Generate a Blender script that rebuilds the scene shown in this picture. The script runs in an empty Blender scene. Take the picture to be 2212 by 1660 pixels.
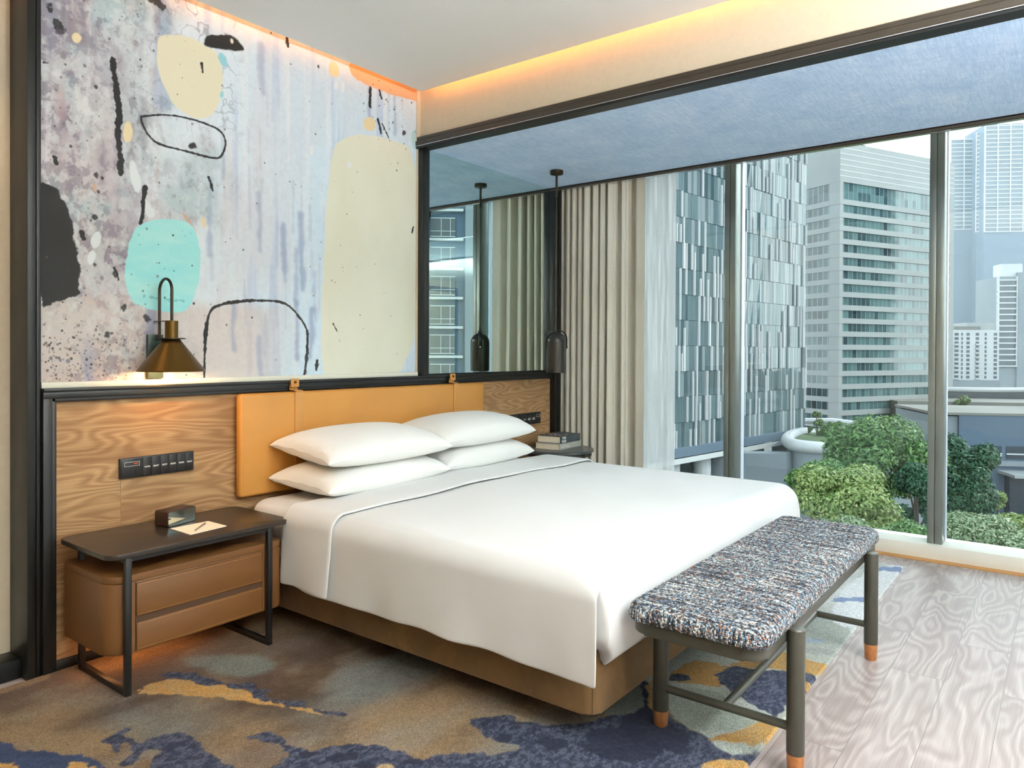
import bpy, bmesh, math, random
import numpy as np
from mathutils import Vector, Matrix
C = bpy.context.scene.collection
S = bpy.context.scene
PI = math.pi

# ------------------------------------------------------------------ camera
YAW, PITCH, ROLL, FPX, CY, H = 6.52174040e-01, 6.92429737e-03, 4.39156861e-03, 1578.27, 769.85, 1.2805
_c, _s = math.cos, math.sin
F0 = np.array([_c(YAW), _s(YAW), 0.]); R0 = np.array([_s(YAW), -_c(YAW), 0.]); U0 = np.array([0, 0, 1.])
FW = _c(PITCH)*F0 - _s(PITCH)*U0; UU = _s(PITCH)*F0 + _c(PITCH)*U0
RT = _c(ROLL)*R0 + _s(ROLL)*UU; UP = -_s(ROLL)*R0 + _c(ROLL)*UU
cam_d = bpy.data.cameras.new('camera'); cam = bpy.data.objects.new('camera', cam_d); C.objects.link(cam)
m = Matrix.Identity(4)
for i in range(3):
    m[i][0] = RT[i]; m[i][1] = UP[i]; m[i][2] = -FW[i]
m[2][3] = H
cam.matrix_world = m
cam_d.sensor_width = 36; cam_d.lens = FPX/2212*36; cam_d.shift_y = -(830-CY)/2212
cam_d.clip_end = 3000; cam_d.clip_start = .05
S.camera = cam

# ------------------------------------------------------------------ world, sun, exposure
S.view_settings.view_transform = 'Standard'; S.view_settings.look = 'None'
S.view_settings.exposure = .88; S.view_settings.gamma = 1; S.view_settings.use_curve_mapping = False
SKY = 3.5
w = bpy.data.worlds.new('world'); S.world = w; w.use_nodes = True
nt = w.node_tree; nt.nodes.clear()
out = nt.nodes.new('ShaderNodeOutputWorld'); bg = nt.nodes.new('ShaderNodeBackground')
tc = nt.nodes.new('ShaderNodeTexCoord'); sep = nt.nodes.new('ShaderNodeSeparateXYZ')
nz = nt.nodes.new('ShaderNodeTexNoise'); nz.inputs['Scale'].default_value = 2.2; nz.inputs['Detail'].default_value = 6
rp = nt.nodes.new('ShaderNodeValToRGB')
rp.color_ramp.elements[0].position = 0.0; rp.color_ramp.elements[0].color = (.86, .92, .98, 1)
rp.color_ramp.elements[1].position = .75; rp.color_ramp.elements[1].color = (.16, .27, .48, 1)
em = rp.color_ramp.elements.new(.42); em.color = (.86, .93, 1.0, 1)
rc = nt.nodes.new('ShaderNodeValToRGB')
rc.color_ramp.elements[0].position = .42; rc.color_ramp.elements[0].color = (.80, .88, .97, 1)
rc.color_ramp.elements[1].position = .60; rc.color_ramp.elements[1].color = (1, 1, 1, 1)
mx = nt.nodes.new('ShaderNodeMix'); mx.data_type = 'RGBA'; mx.blend_type = 'MIX'; mx.inputs[0].default_value = .55
nt.links.new(tc.outputs['Generated'], sep.inputs[0]); nt.links.new(tc.outputs['Generated'], nz.inputs['Vector'])
nt.links.new(sep.outputs['Z'], rp.inputs[0]); nt.links.new(nz.outputs['Fac'], rc.inputs[0])
nt.links.new(rp.outputs[0], mx.inputs[6]); nt.links.new(rc.outputs[0], mx.inputs[7])
nt.links.new(mx.outputs[2], bg.inputs[0]); bg.inputs[1].default_value = SKY
nt.links.new(bg.outputs[0], out.inputs[0])

def add_light(name, kind, loc, energy, color, direction=None, **kw):
    d = bpy.data.lights.new(name, kind); d.energy = energy; d.color = color
    for k, v in kw.items(): setattr(d, k, v)
    o = bpy.data.objects.new(name, d); C.objects.link(o); o.location = loc
    if direction is not None: o.rotation_euler = Vector(direction).to_track_quat('-Z', 'Y').to_euler()
    return o
add_light('sun', 'SUN', (20, -20, 30), 2.4, (1, .93, .82), (-.66, .62, -.72), angle=math.radians(2.5))
# sampling portal filling the window wall
pt = add_light('window_portal', 'AREA', (5.45, -.7, 1.4), 1, (1, 1, 1), (-1, 0, 0), shape='RECTANGLE', size=7.9, size_y=2.8)
pt.rotation_euler = (0, PI/2, 0); pt.data.size = 2.8; pt.data.size_y = 7.9
pt.data.cycles.is_portal = True
# cove LED strips hidden in the gap round the dropped ceiling
WARM = (1.0, .36, .07)
a = add_light('cove_led_window_side', 'AREA', (3.15, -.72, 2.935), 8, WARM, (1, 0, -.25), shape='RECTANGLE')
a.rotation_euler = Vector((1, 0, -.6)).to_track_quat('-Z', 'Y').to_euler(); a.data.size = 7.6; a.data.size_y = .03
a = add_light('cove_led_mural_side', 'AREA', (.6, 3.09, 2.935), 2.6, WARM, None, shape='RECTANGLE')
a.rotation_euler = Vector((0, 1, -.6)).to_track_quat('-Z', 'Y').to_euler(); a.data.size = 5.0; a.data.size_y = .03
# added warm fill spots shining down, unseen and without fixtures
for lx, ly, e in ((.1, 1.9, 4), (-.9, .3, 5)):
    add_light('added_fill_down', 'SPOT', (lx, ly, 2.83), e, (1, .70, .42), (0.05, .05, -1), spot_size=math.radians(105), spot_blend=.8, shadow_soft_size=.06)

add_light('added_wall_fill', 'SPOT', (.55, 2.95, 2.80), 12, (1, .68, .38), (.12, .40, -1), spot_size=math.radians(80), spot_blend=.7, shadow_soft_size=.05)  # added warm spot that lifts the left wall, no fixture there
# added upward fill lights behind the camera, without lamp bodies, brightening the ceiling
for lx, ly, e in ((-.6, -2.2, 40), (1.5, -1.7, 310)):
    u_ = add_light('added_fill_up', 'AREA', (lx, ly, 1.75), e, (.90, .97, 1), (0, 0, 1), shape='DISK', size=.5)
# sampling portal for the unseen window added behind the camera as fill
p2 = add_light('added_rear_window_portal', 'AREA', (3.85, -4.85, 1.45), 1, (1, 1, 1), (0, 1, 0), shape='RECTANGLE', size=1.3, size_y=2.3); p2.data.cycles.is_portal = True

# ------------------------------------------------------------------ pixel -> place (outlines traced from the photo get their real spot)
def ray(px, py): return FW + (px-1106)/FPX*RT - (py-CY)/FPX*UP
def hit(px, py, ax, val):
    o = np.array([0, 0, H]); d = ray(px, py); return o + d*(val-o[ax])/d[ax]
def ext(px, depth, z=0):          # a spot outdoors, `depth` metres ahead
    d = ray(px, 766); return Vector((d[0]*depth, d[1]*depth, z))
def zat(py, depth): return H - depth*(py-766)/FPX

# ------------------------------------------------------------------ materials
def srgb(r, g, b):
    f = lambda v: ((v/255)/12.92 if v/255 <= .04045 else ((v/255+.055)/1.055)**2.4)
    return (f(r), f(g), f(b), 1)
class NT:
    def __init__(s, name):
        s.m = bpy.data.materials.new(name); s.m.use_nodes = True; s.t = s.m.node_tree
        s.b = s.t.nodes['Principled BSDF']; s.o = s.t.nodes['Material Output']
    def n(s, typ, **kw):
        x = s.t.nodes.new('ShaderNode'+typ)
        for k, v in kw.items():
            if hasattr(x, k): setattr(x, k, v)
            else: x.inputs[k.replace('_', ' ')].default_value = v
        return x
    def l(s, a, b): s.t.links.new(a, b)
    def coords(s, scale=(1, 1, 1), loc=(0, 0, 0), rot=(0, 0, 0), kind='Object'):
        c = s.n('TexCoord'); mp = s.n('Mapping'); s.l(c.outputs[kind], mp.inputs['Vector'])
        mp.inputs['Scale'].default_value = scale; mp.inputs['Location'].default_value = loc; mp.inputs['Rotation'].default_value = rot
        return mp.outputs[0]
    def noise(s, vec, scale, detail=3, rough=.5, dist=0):
        x = s.n('TexNoise'); x.inputs['Scale'].default_value = scale; x.inputs['Detail'].default_value = detail
        x.inputs['Roughness'].default_value = rough; x.inputs['Distortion'].default_value = dist
        s.l(vec, x.inputs['Vector']); return x.outputs['Fac']
    def ramp(s, fac, stops):
        r = s.n('ValToRGB'); e = r.color_ramp.elements
        while len(e) < len(stops): e.new(.5)
        for k, (p, c) in enumerate(stops): e[k].position = p; e[k].color = c
        s.l(fac, r.inputs[0]); return r.outputs[0]
    def mix(s, a, b, fac, mode='MIX'):
        x = s.n('Mix'); x.data_type = 'RGBA'; x.blend_type = mode
        for v, i in ((fac, 0), (a, 6), (b, 7)):
            if isinstance(v, (int, float, tuple)): x.inputs[i].default_value = v
            else: s.l(v, x.inputs[i])
        return x.outputs[2]
    def math(s, op, a, b=0):
        x = s.n('Math'); x.operation = op
        for v, i in ((a, 0), (b, 1)):
            if isinstance(v, (int, float)): x.inputs[i].default_value = v
            else: s.l(v, x.inputs[i])
        return x.outputs[0]
    def bump(s, h, strength=.3, dist=.01):
        x = s.n('Bump'); x.inputs['Strength'].default_value = strength; x.inputs['Distance'].default_value = dist
        s.l(h, x.inputs['Height']); s.l(x.outputs[0], s.b.inputs['Normal'])
    def set(s, **kw):
        for k, v in kw.items():
            i = s.b.inputs[k.replace('_', ' ')]
            if hasattr(v, 'is_output'): s.l(v, i)
            else: i.default_value = v
        return s
def plain(name, col, rough=.5, metal=0, noise=0, nscale=30, bump=0, spec=.5):
    q = NT(name); q.set(Base_Color=col, Roughness=rough, Metallic=metal)
    q.b.inputs['Specular IOR Level'].default_value = spec
    if noise or bump:
        f = q.noise(q.coords(), nscale, 4)
        if noise:
            d = tuple(max(0, c*(1-noise)) for c in col[:3])+(1,); u = tuple(min(1, c*(1+noise)) for c in col[:3])+(1,)
            q.set(Base_Color=q.ramp(f, [(.3, d), (.7, u)]))
        if bump: q.bump(f, bump, .004)
    return q.m

def wood(name, dark, mid, light, ax_u, ax_v, length, width, rough=.4, ring=30, seam=.5, bump=.08, tone=.12):
    q = NT(name); c = q.n('TexCoord'); sp = q.n('SeparateXYZ'); q.l(c.outputs['Object'], sp.inputs[0])
    u, v = sp.outputs[ax_u], sp.outputs[ax_v]
    cb = q.n('CombineXYZ'); q.l(u, cb.inputs[0]); q.l(v, cb.inputs[1])
    br = q.n('TexBrick'); q.l(cb.outputs[0], br.inputs['Vector'])
    br.inputs['Scale'].default_value = 1; br.inputs['Brick Width'].default_value = length; br.inputs['Row Height'].default_value = width
    br.inputs['Mortar Size'].default_value = .0012; br.inputs['Color1'].default_value = (0, 0, 0, 1); br.inputs['Color2'].default_value = (1, 1, 1, 1)
    br.inputs['Mortar'].default_value = (0, 0, 0, 1); br.inputs['Mortar Smooth'].default_value = .1; br.offset = .37
    bid = br.outputs['Color']
    def vec(su, sv, k):
        cc = q.n('CombineXYZ')
        q.l(q.math('MULTIPLY', q.math('ADD', u, q.math('MULTIPLY', bid, 9.7)), su), cc.inputs[0])
        q.l(q.math('MULTIPLY', q.math('ADD', v, q.math('MULTIPLY', bid, 4.3)), sv), cc.inputs[1])
        cc.inputs[2].default_value = k
        return cc.outputs[0]
    n1 = q.noise(vec(.75, 3.2, 0), 1.6, 2.0, .42, .25)
    rings = q.math('SINE', q.math('MULTIPLY', n1, ring))
    rings = q.math('ADD', q.math('MULTIPLY', rings, .36), .5)
    n2 = q.noise(vec(2.0, 130, 1), 1.5, 6, .7)
    n3 = q.noise(vec(.9, 7, 2), 1.3, 3, .5)
    f = q.math('ADD', q.math('MULTIPLY', rings, .24), q.math('ADD', q.math('MULTIPLY', n2, .50), q.math('MULTIPLY', n3, .28)))
    f = q.math('ADD', f, q.math('MULTIPLY', q.math('SUBTRACT', bid, .5), tone))
    col = q.ramp(f, [(.38, dark), (.54, mid), (.68, light)])
    sm = q.math('MULTIPLY', br.outputs['Fac'], seam)
    col = q.mix(col, tuple(x*.45 for x in dark[:3])+(1,), sm)
    q.set(Base_Color=col, Roughness=rough); q.b.inputs['Specular IOR Level'].default_value = .22; q.bump(n2, bump, .002)
    return q.m

M = {}
M['white_paint'] = plain('ceiling_paint', srgb(250, 250, 247), .85, noise=.015, nscale=3)
M['cream_wall'] = plain('cream_wallcovering', srgb(206, 192, 168), .85, noise=.03, nscale=40, bump=.05)
M['white_strip'] = plain('pale_strip', srgb(226, 224, 208), .5, noise=.02)
M['black_wood'] = plain('black_stained_wood', srgb(18, 19, 18), .42, noise=.15, nscale=40, bump=.04)
M['black_metal'] = plain('black_powder_metal', srgb(26, 26, 27), .38, noise=.1, nscale=60)
M['bronze_frame'] = plain('dark_bronze_frame', srgb(62, 54, 44), .4, noise=.08, nscale=20)
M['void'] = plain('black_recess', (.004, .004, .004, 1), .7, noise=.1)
M['panel_wood'] = wood('light_oak_panel', srgb(138, 103, 70), srgb(160, 125, 87), srgb(182, 147, 107), 0, 2, 2.3, .27, .5, 120, .25, .06, .05)
M['floor_wood'] = wood('pale_floor_planks', srgb(138, 123, 119), srgb(157, 143, 139), srgb(176, 163, 159), 0, 1, 1.25, .19, .42, 95, .7, .04, .09)
M['linen'] = None
def cloth(name, col, rough=.9, wr=.12, sc=6, sheen=.15):
    q = NT(name); v = q.coords()
    q.set(Base_Color=q.ramp(q.noise(v, 2.5, 3), [(.3, tuple(c*.97 for c in col[:3])+(1,)), (.7, col)]), Roughness=rough)
    q.b.inputs['Sheen Weight'].default_value = sheen
    q.bump(q.noise(v, sc, 4, .55, .4), wr, .02)
    return q.m
M['linen'] = cloth('white_cotton', srgb(226, 226, 225), .88, .16, 5)
M['pillow'] = cloth('white_pillow_cotton', srgb(241, 240, 236), .88, .22, 7)
def leather(name, col, rough=.45, sc=260):
    q = NT(name); v = q.coords()
    vo = q.n('TexVoronoi'); vo.inputs['Scale'].default_value = sc; q.l(v, vo.inputs['Vector'])
    d = tuple(c*.86 for c in col[:3])+(1,)
    q.set(Base_Color=q.ramp(q.noise(v, 3, 4), [(.3, d), (.7, col)]), Roughness=rough); q.bump(vo.outputs['Distance'], .12, .001)
    return q.m
M['tan_leather'] = leather('tan_leather', srgb(200, 140, 64))
M['strap_leather'] = leather('strap_leather', srgb(196, 138, 66))
M['cabinet_leather'] = leather('brown_leatherette', srgb(116, 76, 38), .5)
M['velvet'] = NT('ochre_velvet').set(Base_Color=srgb(150, 112, 60), Roughness=.8).m
q = NT('ochre_suede'); v = q.coords(); q.set(Base_Color=q.ramp(q.noise(v, 6, 4, .6, .6), [(.3, srgb(92, 66, 32)), (.7, srgb(120, 88, 46))]), Roughness=.85)
q.b.inputs['Sheen Weight'].default_value = .12; M['velvet'] = q.m
M['table_top'] = plain('dark_laminate_top', srgb(48, 41, 36), .28, noise=.12, nscale=300, bump=.04)
M['brass'] = plain('aged_brass', srgb(104, 80, 42), .38, 1, noise=.2, nscale=4)
M['dark_brass'] = plain('dark_bronze_metal', srgb(70, 62, 50), .35, .8, noise=.1)
M['gunmetal'] = plain('brushed_gunmetal', srgb(60, 58, 54), .36, .7, noise=.12, nscale=20)
M['copper'] = plain('copper_tip', srgb(196, 132, 82), .35, .6, noise=.15, nscale=60)
M['olive_metal'] = plain('dark_olive_lacquer', srgb(72, 71, 62), .36, .2, noise=.06, nscale=30)
M['chrome'] = plain('chrome', srgb(210, 210, 214), .15, 1, noise=.03)
M['paper'] = plain('cream_paper', srgb(244, 232, 208), .7, noise=.02)
M['text_white'] = plain('white_print', srgb(230, 228, 220), .6, noise=.02)
M['alu'] = plain('anodised_mullion', srgb(138, 144, 138), .35, .7, noise=.05, nscale=8)
M['alu_pale'] = plain('pale_window_aluminium', srgb(186, 192, 204), .4, .3, noise=.04, nscale=8)
M['sill'] = plain('pale_sill', srgb(234, 232, 222), .55, noise=.04, nscale=5)
M['alarm_mirror'] = plain('mirror_display', (.62, .74, .72, 1), .03, 1, noise=.01)
M['red_led'] = plain('red_led_mark', srgb(200, 70, 40), .5, noise=.02)
q = NT('mirror_glass'); q.set(Base_Color=(.72, .84, .80, 1), Metallic=1.0, Roughness=.0); M['mirror'] = q.m
q = NT('window_glass')
tr = q.n('BsdfTransparent'); tr.inputs[0].default_value = (.90, .965, .95, 1)
gl = q.n('BsdfGlossy'); gl.inputs['Roughness'].default_value = .0; gl.inputs['Color'].default_value = (.95, 1, .98, 1)
fr = q.n('Fresnel'); fr.inputs['IOR'].default_value = 1.42; ms = q.n('MixShader')
q.l(fr.outputs[0], ms.inputs[0]); q.l(tr.outputs[0], ms.inputs[1]); q.l(gl.outputs[0], ms.inputs[2]); q.l(ms.outputs[0], q.o.inputs[0])
M['glass'] = q.m
q = NT('blue_woven_paper')          # crossed threads
v1 = q.noise(q.coords((6, 90, 1)), 2.2, 4, .6); v2 = q.noise(q.coords((110, 7, 1)), 2.0, 4, .6); v3 = q.noise(q.coords(), 5, 3)
f = q.math('ADD', q.math('MULTIPLY', v1, .4), q.math('ADD', q.math('MULTIPLY', v2, .4), q.math('MULTIPLY', v3, .2)))
q.set(Base_Color=q.ramp(f, [(.38, srgb(160, 190, 222)), (.5, srgb(186, 210, 238)), (.62, srgb(216, 232, 250))]), Roughness=.75); q.bump(f, .2, .003)
M['blue_paper'] = q.m
q = NT('beige_curtain_cloth'); v = q.noise(q.coords((1, 1, .2)), 260, 2)
q.set(Base_Color=q.ramp(v, [(.3, srgb(236, 229, 212)), (.7, srgb(246, 240, 226))]), Roughness=.8); q.bump(v, .06, .001)
q.b.inputs['Sheen Weight'].default_value = .2
tlc = q.n('BsdfTranslucent'); tlc.inputs[0].default_value = srgb(226, 208, 172); mc = q.n('MixShader'); mc.inputs[0].default_value = .12
q.l(q.b.outputs[0], mc.inputs[1]); q.l(tlc.outputs[0], mc.inputs[2]); q.l(mc.outputs[0], q.o.inputs[0]); M['curtain'] = q.m
q = NT('sheer_voile'); tl = q.n('BsdfTranslucent'); tl.inputs[0].default_value = (.95, .95, .97, 1); df = q.n('BsdfDiffuse'); df.inputs[0].default_value = (.85, .86, .88, 1)
tr = q.n('BsdfTransparent'); m1 = q.n('MixShader'); m1.inputs[0].default_value = .5; m2 = q.n('MixShader')
q.l(tl.outputs[0], m1.inputs[1]); q.l(df.outputs[0], m1.inputs[2]); q.l(tr.outputs[0], m2.inputs[1]); q.l(m1.outputs[0], m2.inputs[2])
wv = q.noise(q.coords((1, 1, 1)), 400, 1); q.l(q.ramp(wv, [(.3, (.70, .70, .70, 1)), (.7, (.80, .80, .80, 1))]), m2.inputs[0]); q.l(m2.outputs[0], q.o.inputs[0])
M['sheer'] = q.m
# boucle tweed of the bench
q = NT('boucle_tweed'); g = q.n('NewGeometry'); tcn = q.n('TexCoord'); sp = q.n('SeparateXYZ'); q.l(tcn.outputs['Object'], sp.inputs[0])
ns = q.n('SeparateXYZ'); q.l(g.outputs['Normal'], ns.inputs[0])
def tw(ix, iy, sx, sy, k, typ):
    cc = q.n('CombineXYZ'); q.l(q.math('MULTIPLY', sp.outputs[ix], sx), cc.inputs[0]); q.l(q.math('MULTIPLY', sp.outputs[iy], sy), cc.inputs[1]); cc.inputs[2].default_value = k
    if typ == 'v':
        vo = q.n('TexVoronoi'); vo.inputs['Scale'].default_value = 1; vo.inputs['Randomness'].default_value = .45; q.l(cc.outputs[0], vo.inputs['Vector']); return vo
    return q.noise(cc.outputs[0], 1, 3, .6)
top = q.math('GREATER_THAN', q.math('ABSOLUTE', ns.outputs[2]), .6)
end = q.math('GREATER_THAN', q.math('ABSOLUTE', ns.outputs[0]), .6)
vt = tw(0, 1, 300, 190, 0, 'v'); ve = tw(1, 2, 250, 200, 0, 'v'); vs = tw(0, 2, 250, 200, 0, 'v')
def pick(a, b, c): return q.mix(q.mix(c, b, end), a, top)
bead = pick(vt.outputs['Distance'], ve.outputs['Distance'], vs.outputs['Distance'])
bid = pick(vt.outputs['Color'], ve.outputs['Color'], vs.outputs['Color'])
stq = pick(tw(0, 1, 105, 4, 3, 'n'), tw(1, 2, 120, 4, 3, 'n'), tw(0, 2, 120, 4, 3, 'n'))
hue = q.noise(q.coords((3, 1.2, 1)), 7, 3)
sel = q.n('SeparateXYZ'); q.l(bid, sel.inputs[0])
fsel = q.math('ADD', q.math('MULTIPLY', sel.outputs[0], .20), q.math('MULTIPLY', stq, .82))
colr = q.ramp(fsel, [(.34, srgb(22, 25, 32)), (.44, srgb(56, 66, 82)), (.51, srgb(112, 132, 150)), (.57, srgb(180, 194, 200)), (.64, srgb(236, 236, 226))])
orange = q.math('MULTIPLY', q.math('GREATER_THAN', sel.outputs[1], .86), 1)
colr = q.mix(colr, srgb(170, 108, 66), q.math('MULTIPLY', orange, .8))
colr = q.mix(colr, srgb(26, 24, 26), q.math('MULTIPLY', q.math('GREATER_THAN', sel.outputs[2], .74), .85))
q.set(Base_Color=colr, Roughness=.9)
inv = q.math('SUBTRACT', 1.0, bead); q.bump(inv, .9, .006)
M['tweed'] = q.m
def attr_mat(name, rough, bsc, bst, fine=0, dist=.004):
    q = NT(name); at = q.n('Attribute'); at.attribute_name = 'Col'
    v = q.coords(); f = q.noise(v, bsc, 5, .6)
    col = at.outputs['Color']
    if fine:
        f2 = q.noise(q.coords((1, 2.4, 1)), fine, 2, .7)
        col = q.mix(col, q.ramp(f2, [(.36, (.42, .42, .42, 1)), (.64, (1.5, 1.5, 1.5, 1))]), 1.0, 'MULTIPLY')
    q.set(Base_Color=col, Roughness=rough); q.bump(f, bst, dist); return q.m
M['mural'] = attr_mat('painted_mural', .75, 22, .25)
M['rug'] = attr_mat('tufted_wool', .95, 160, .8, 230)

# ------------------------------------------------------------------ mesh helpers
def empty_root(name, loc, rotz=0):
    o = bpy.data.objects.new(name, None); C.objects.link(o); o.location = loc; o.rotation_euler = (0, 0, rotz); o.empty_display_size = .1; return o
def tag(o, label=None, cat=None, group=None, kind=None):
    if label: o['label'] = label
    if cat: o['category'] = cat
    if group: o['group'] = group
    if kind: o['kind'] = kind
    return o
def thing(name, label, cat, loc=(0, 0, 0), rotz=0, group=None): return tag(empty_root(name, loc, rotz), label, cat, group)
def offset(o):
    v = Vector((0, 0, 0))
    while o is not None: v += o.location; o = o.parent
    return v
def smooth(me, ang=35):
    me.polygons.foreach_set('use_smooth', [True]*len(me.polygons))
    try: me.set_sharp_from_angle(angle=math.radians(ang))
    except Exception: pass
def obj(name, bm, mat, parent=None, local=False, sm=True):
    me = bpy.data.meshes.new(name)
    if isinstance(bm, bmesh.types.BMesh):
        bmesh.ops.recalc_face_normals(bm, faces=bm.faces); bm.to_mesh(me); bm.free()
    else: me = bm
    for mm in (mat if isinstance(mat, (list, tuple)) else [mat]):
        if mm: me.materials.append(M[mm] if isinstance(mm, str) else mm)
    if sm: smooth(me)
    o = bpy.data.objects.new(name, me); C.objects.link(o)
    if parent is not None:
        o.parent = parent
        if not local: me.transform(Matrix.Translation(-offset(parent)))
    return o
def struct(name, bm, mat, parent=None):
    o = obj(name, bm, mat, parent)
    if parent is None: o['kind'] = 'structure'
    return o
def B(): return bmesh.new()
def box(bm, x0, x1, y0, y1, z0, z1, bev=0, seg=2):
    r = bmesh.ops.create_cube(bm, size=1)['verts']
    for v in r: v.co = Vector(((x0+x1)/2+v.co.x*(x1-x0), (y0+y1)/2+v.co.y*(y1-y0), (z0+z1)/2+v.co.z*(z1-z0)))
    if bev:
        es = list({e for v in r for e in v.link_edges}); bmesh.ops.bevel(bm, geom=es, offset=bev, segments=seg, profile=.5, affect='EDGES')
    return bm
def bx(x0, x1, y0, y1, z0, z1, bev=0, seg=2): return box(B(), x0, x1, y0, y1, z0, z1, bev, seg)
def lathe(bm, cx, cy, prof, n=32, cap=True):
    rings = []
    for r, z in prof: rings.append([bm.verts.new((cx+r*_c(2*PI*k/n), cy+r*_s(2*PI*k/n), z)) for k in range(n)])
    for a, b in zip(rings, rings[1:]):
        for k in range(n): bm.faces.new((a[k], a[(k+1) % n], b[(k+1) % n], b[k]))
    if cap:
        if prof[0][0] > 0: bm.faces.new(rings[0][::-1])
        if prof[-1][0] > 0: bm.faces.new(rings[-1])
    return bm
def tube(bm, pts, r, n=12, cap=True):
    pts = [Vector(p) for p in pts]; rings = []
    up = None
    for i, p in enumerate(pts):
        t = (pts[min(i+1, len(pts)-1)]-pts[max(i-1, 0)]).normalized()
        if up is None: up = Vector((0, 0, 1)) if abs(t.z) < .9 else Vector((1, 0, 0))
        a = (up - t*up.dot(t)).normalized(); b = t.cross(a); up = a
        rr = r[i] if isinstance(r, (list, tuple)) else r
        rings.append([bm.verts.new(p + (a*_c(2*PI*k/n)+b*_s(2*PI*k/n))*rr) for k in range(n)])
    for a, b in zip(rings, rings[1:]):
        for k in range(n): bm.faces.new((a[k], a[(k+1) % n], b[(k+1) % n], b[k]))
    if cap: bm.faces.new(rings[0][::-1]); bm.faces.new(rings[-1])
    return bm
def rrect(x0, x1, y0, y1, r, n=8):
    if not isinstance(r, (list, tuple)): r = [r]*4
    pts = []
    for (cx, cy, a0), q_ in zip((((x1), (y1), 0), ((x0), (y1), PI/2), ((x0), (y0), PI), ((x1), (y0), 1.5*PI)), r):
        sx = -1 if cx == x1 else 1; sy = -1 if cy == y1 else 1
        for k in range(n+1):
            a = a0+k/n*PI/2; pts.append((cx+sx*q_+q_*_c(a), cy+sy*q_+q_*_s(a)))
    return pts
def prism(bm, pts, z0, z1, bev=0):
    vb = [bm.verts.new((x, y, z0)) for x, y in pts]; vt_ = [bm.verts.new((x, y, z1)) for x, y in pts]; n = len(pts)
    bm.faces.new(vb[::-1]); ft = bm.faces.new(vt_)
    for k in range(n): bm.faces.new((vb[k], vb[(k+1) % n], vt_[(k+1) % n], vt_[k]))
    if bev:
        es = [e for e in bm.edges if (e.verts[0] in vt_ and e.verts[1] in vt_) or (e.verts[0] in vb and e.verts[1] in vb)]
        bmesh.ops.bevel(bm, geom=es, offset=bev, segments=3, profile=.5, affect='EDGES')
    return bm
def grid(bm, P, flip=False):          # P[i][j] points
    V = [[bm.verts.new(p) for p in row] for row in P]
    for i in range(len(V)-1):
        for j in range(len(V[0])-1): bm.faces.new((V[i][j], V[i+1][j], V[i+1][j+1], V[i][j+1]))
    return V
def np_mesh(name, verts, faces, cols=None):
    me = bpy.data.meshes.new(name); n = len(verts); m_ = len(faces); k = faces.shape[1]
    me.vertices.add(n); me.vertices.foreach_set('co', verts.astype(np.float32).ravel())
    me.loops.add(m_*k); me.loops.foreach_set('vertex_index', faces.astype(np.int32).ravel())
    me.polygons.add(m_); me.polygons.foreach_set('loop_start', np.arange(0, m_*k, k, dtype=np.int32)); me.polygons.foreach_set('loop_total', np.full(m_, k, dtype=np.int32))
    me.update(calc_edges=True)
    if cols is not None:
        at = me.color_attributes.new('Col', 'FLOAT_COLOR', 'POINT')
        c4 = np.ones((n, 4), np.float32); c4[:, :3] = cols; at.data.foreach_set('color', c4.ravel())
    return me
def add_text(name, body, size, loc, xdir, ydir, mat, parent, depth=.0003, fit=None, bold=0):
    cu = bpy.data.curves.new(name, 'FONT'); cu.body = body; cu.size = size; cu.extrude = depth; cu.align_x = 'CENTER'; cu.align_y = 'CENTER'
    cu.offset = bold
    t = bpy.data.objects.new(name, cu); C.objects.link(t); dg = bpy.context.evaluated_depsgraph_get()
    me = bpy.data.meshes.new_from_object(t.evaluated_get(dg)); C.objects.unlink(t); bpy.data.objects.remove(t)
    X = Vector(xdir).normalized(); Y = Vector(ydir).normalized(); Z = X.cross(Y)
    sx = 1
    if fit:
        xs = [v.co.x for v in me.vertices]; wdt = max(xs)-min(xs); sx = fit/wdt if wdt > 0 else 1
    for v in me.vertices: v.co = X*v.co.x*sx + Y*v.co.y + Z*v.co.z + Vector(loc)
    return obj(name, me, mat, parent, sm=False)

# ------------------------------------------------------------------ numpy painting tools
def _hash(ix, iy, seed):
    h = (ix*374761393 + iy*668265263 + seed*1442695041) & 0xffffffff
    h = ((h ^ (h >> 13))*1274126177) & 0xffffffff
    return ((h ^ (h >> 16)) & 0xffff)/65535.0
def vn(x, y, seed=0):
    ix = np.floor(x).astype(np.int64); iy = np.floor(y).astype(np.int64); fx = x-ix; fy = y-iy
    fx = fx*fx*(3-2*fx); fy = fy*fy*(3-2*fy)
    a = _hash(ix, iy, seed); b = _hash(ix+1, iy, seed); c = _hash(ix, iy+1, seed); d = _hash(ix+1, iy+1, seed)
    return (a*(1-fx)+b*fx)*(1-fy)+(c*(1-fx)+d*fx)*fy
def fbm(x, y, seed=0, o=4, g=.5):
    t = 0; a = 1; n = 0
    for k in range(o): t = t+a*vn(x*2**k+17.3*k, y*2**k+5.1*k, seed+k*7); n += a; a *= g
    return t/n
def sst(a, b, x): t = np.clip((x-a)/(b-a), 0, 1); return t*t*(3-2*t)
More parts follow.
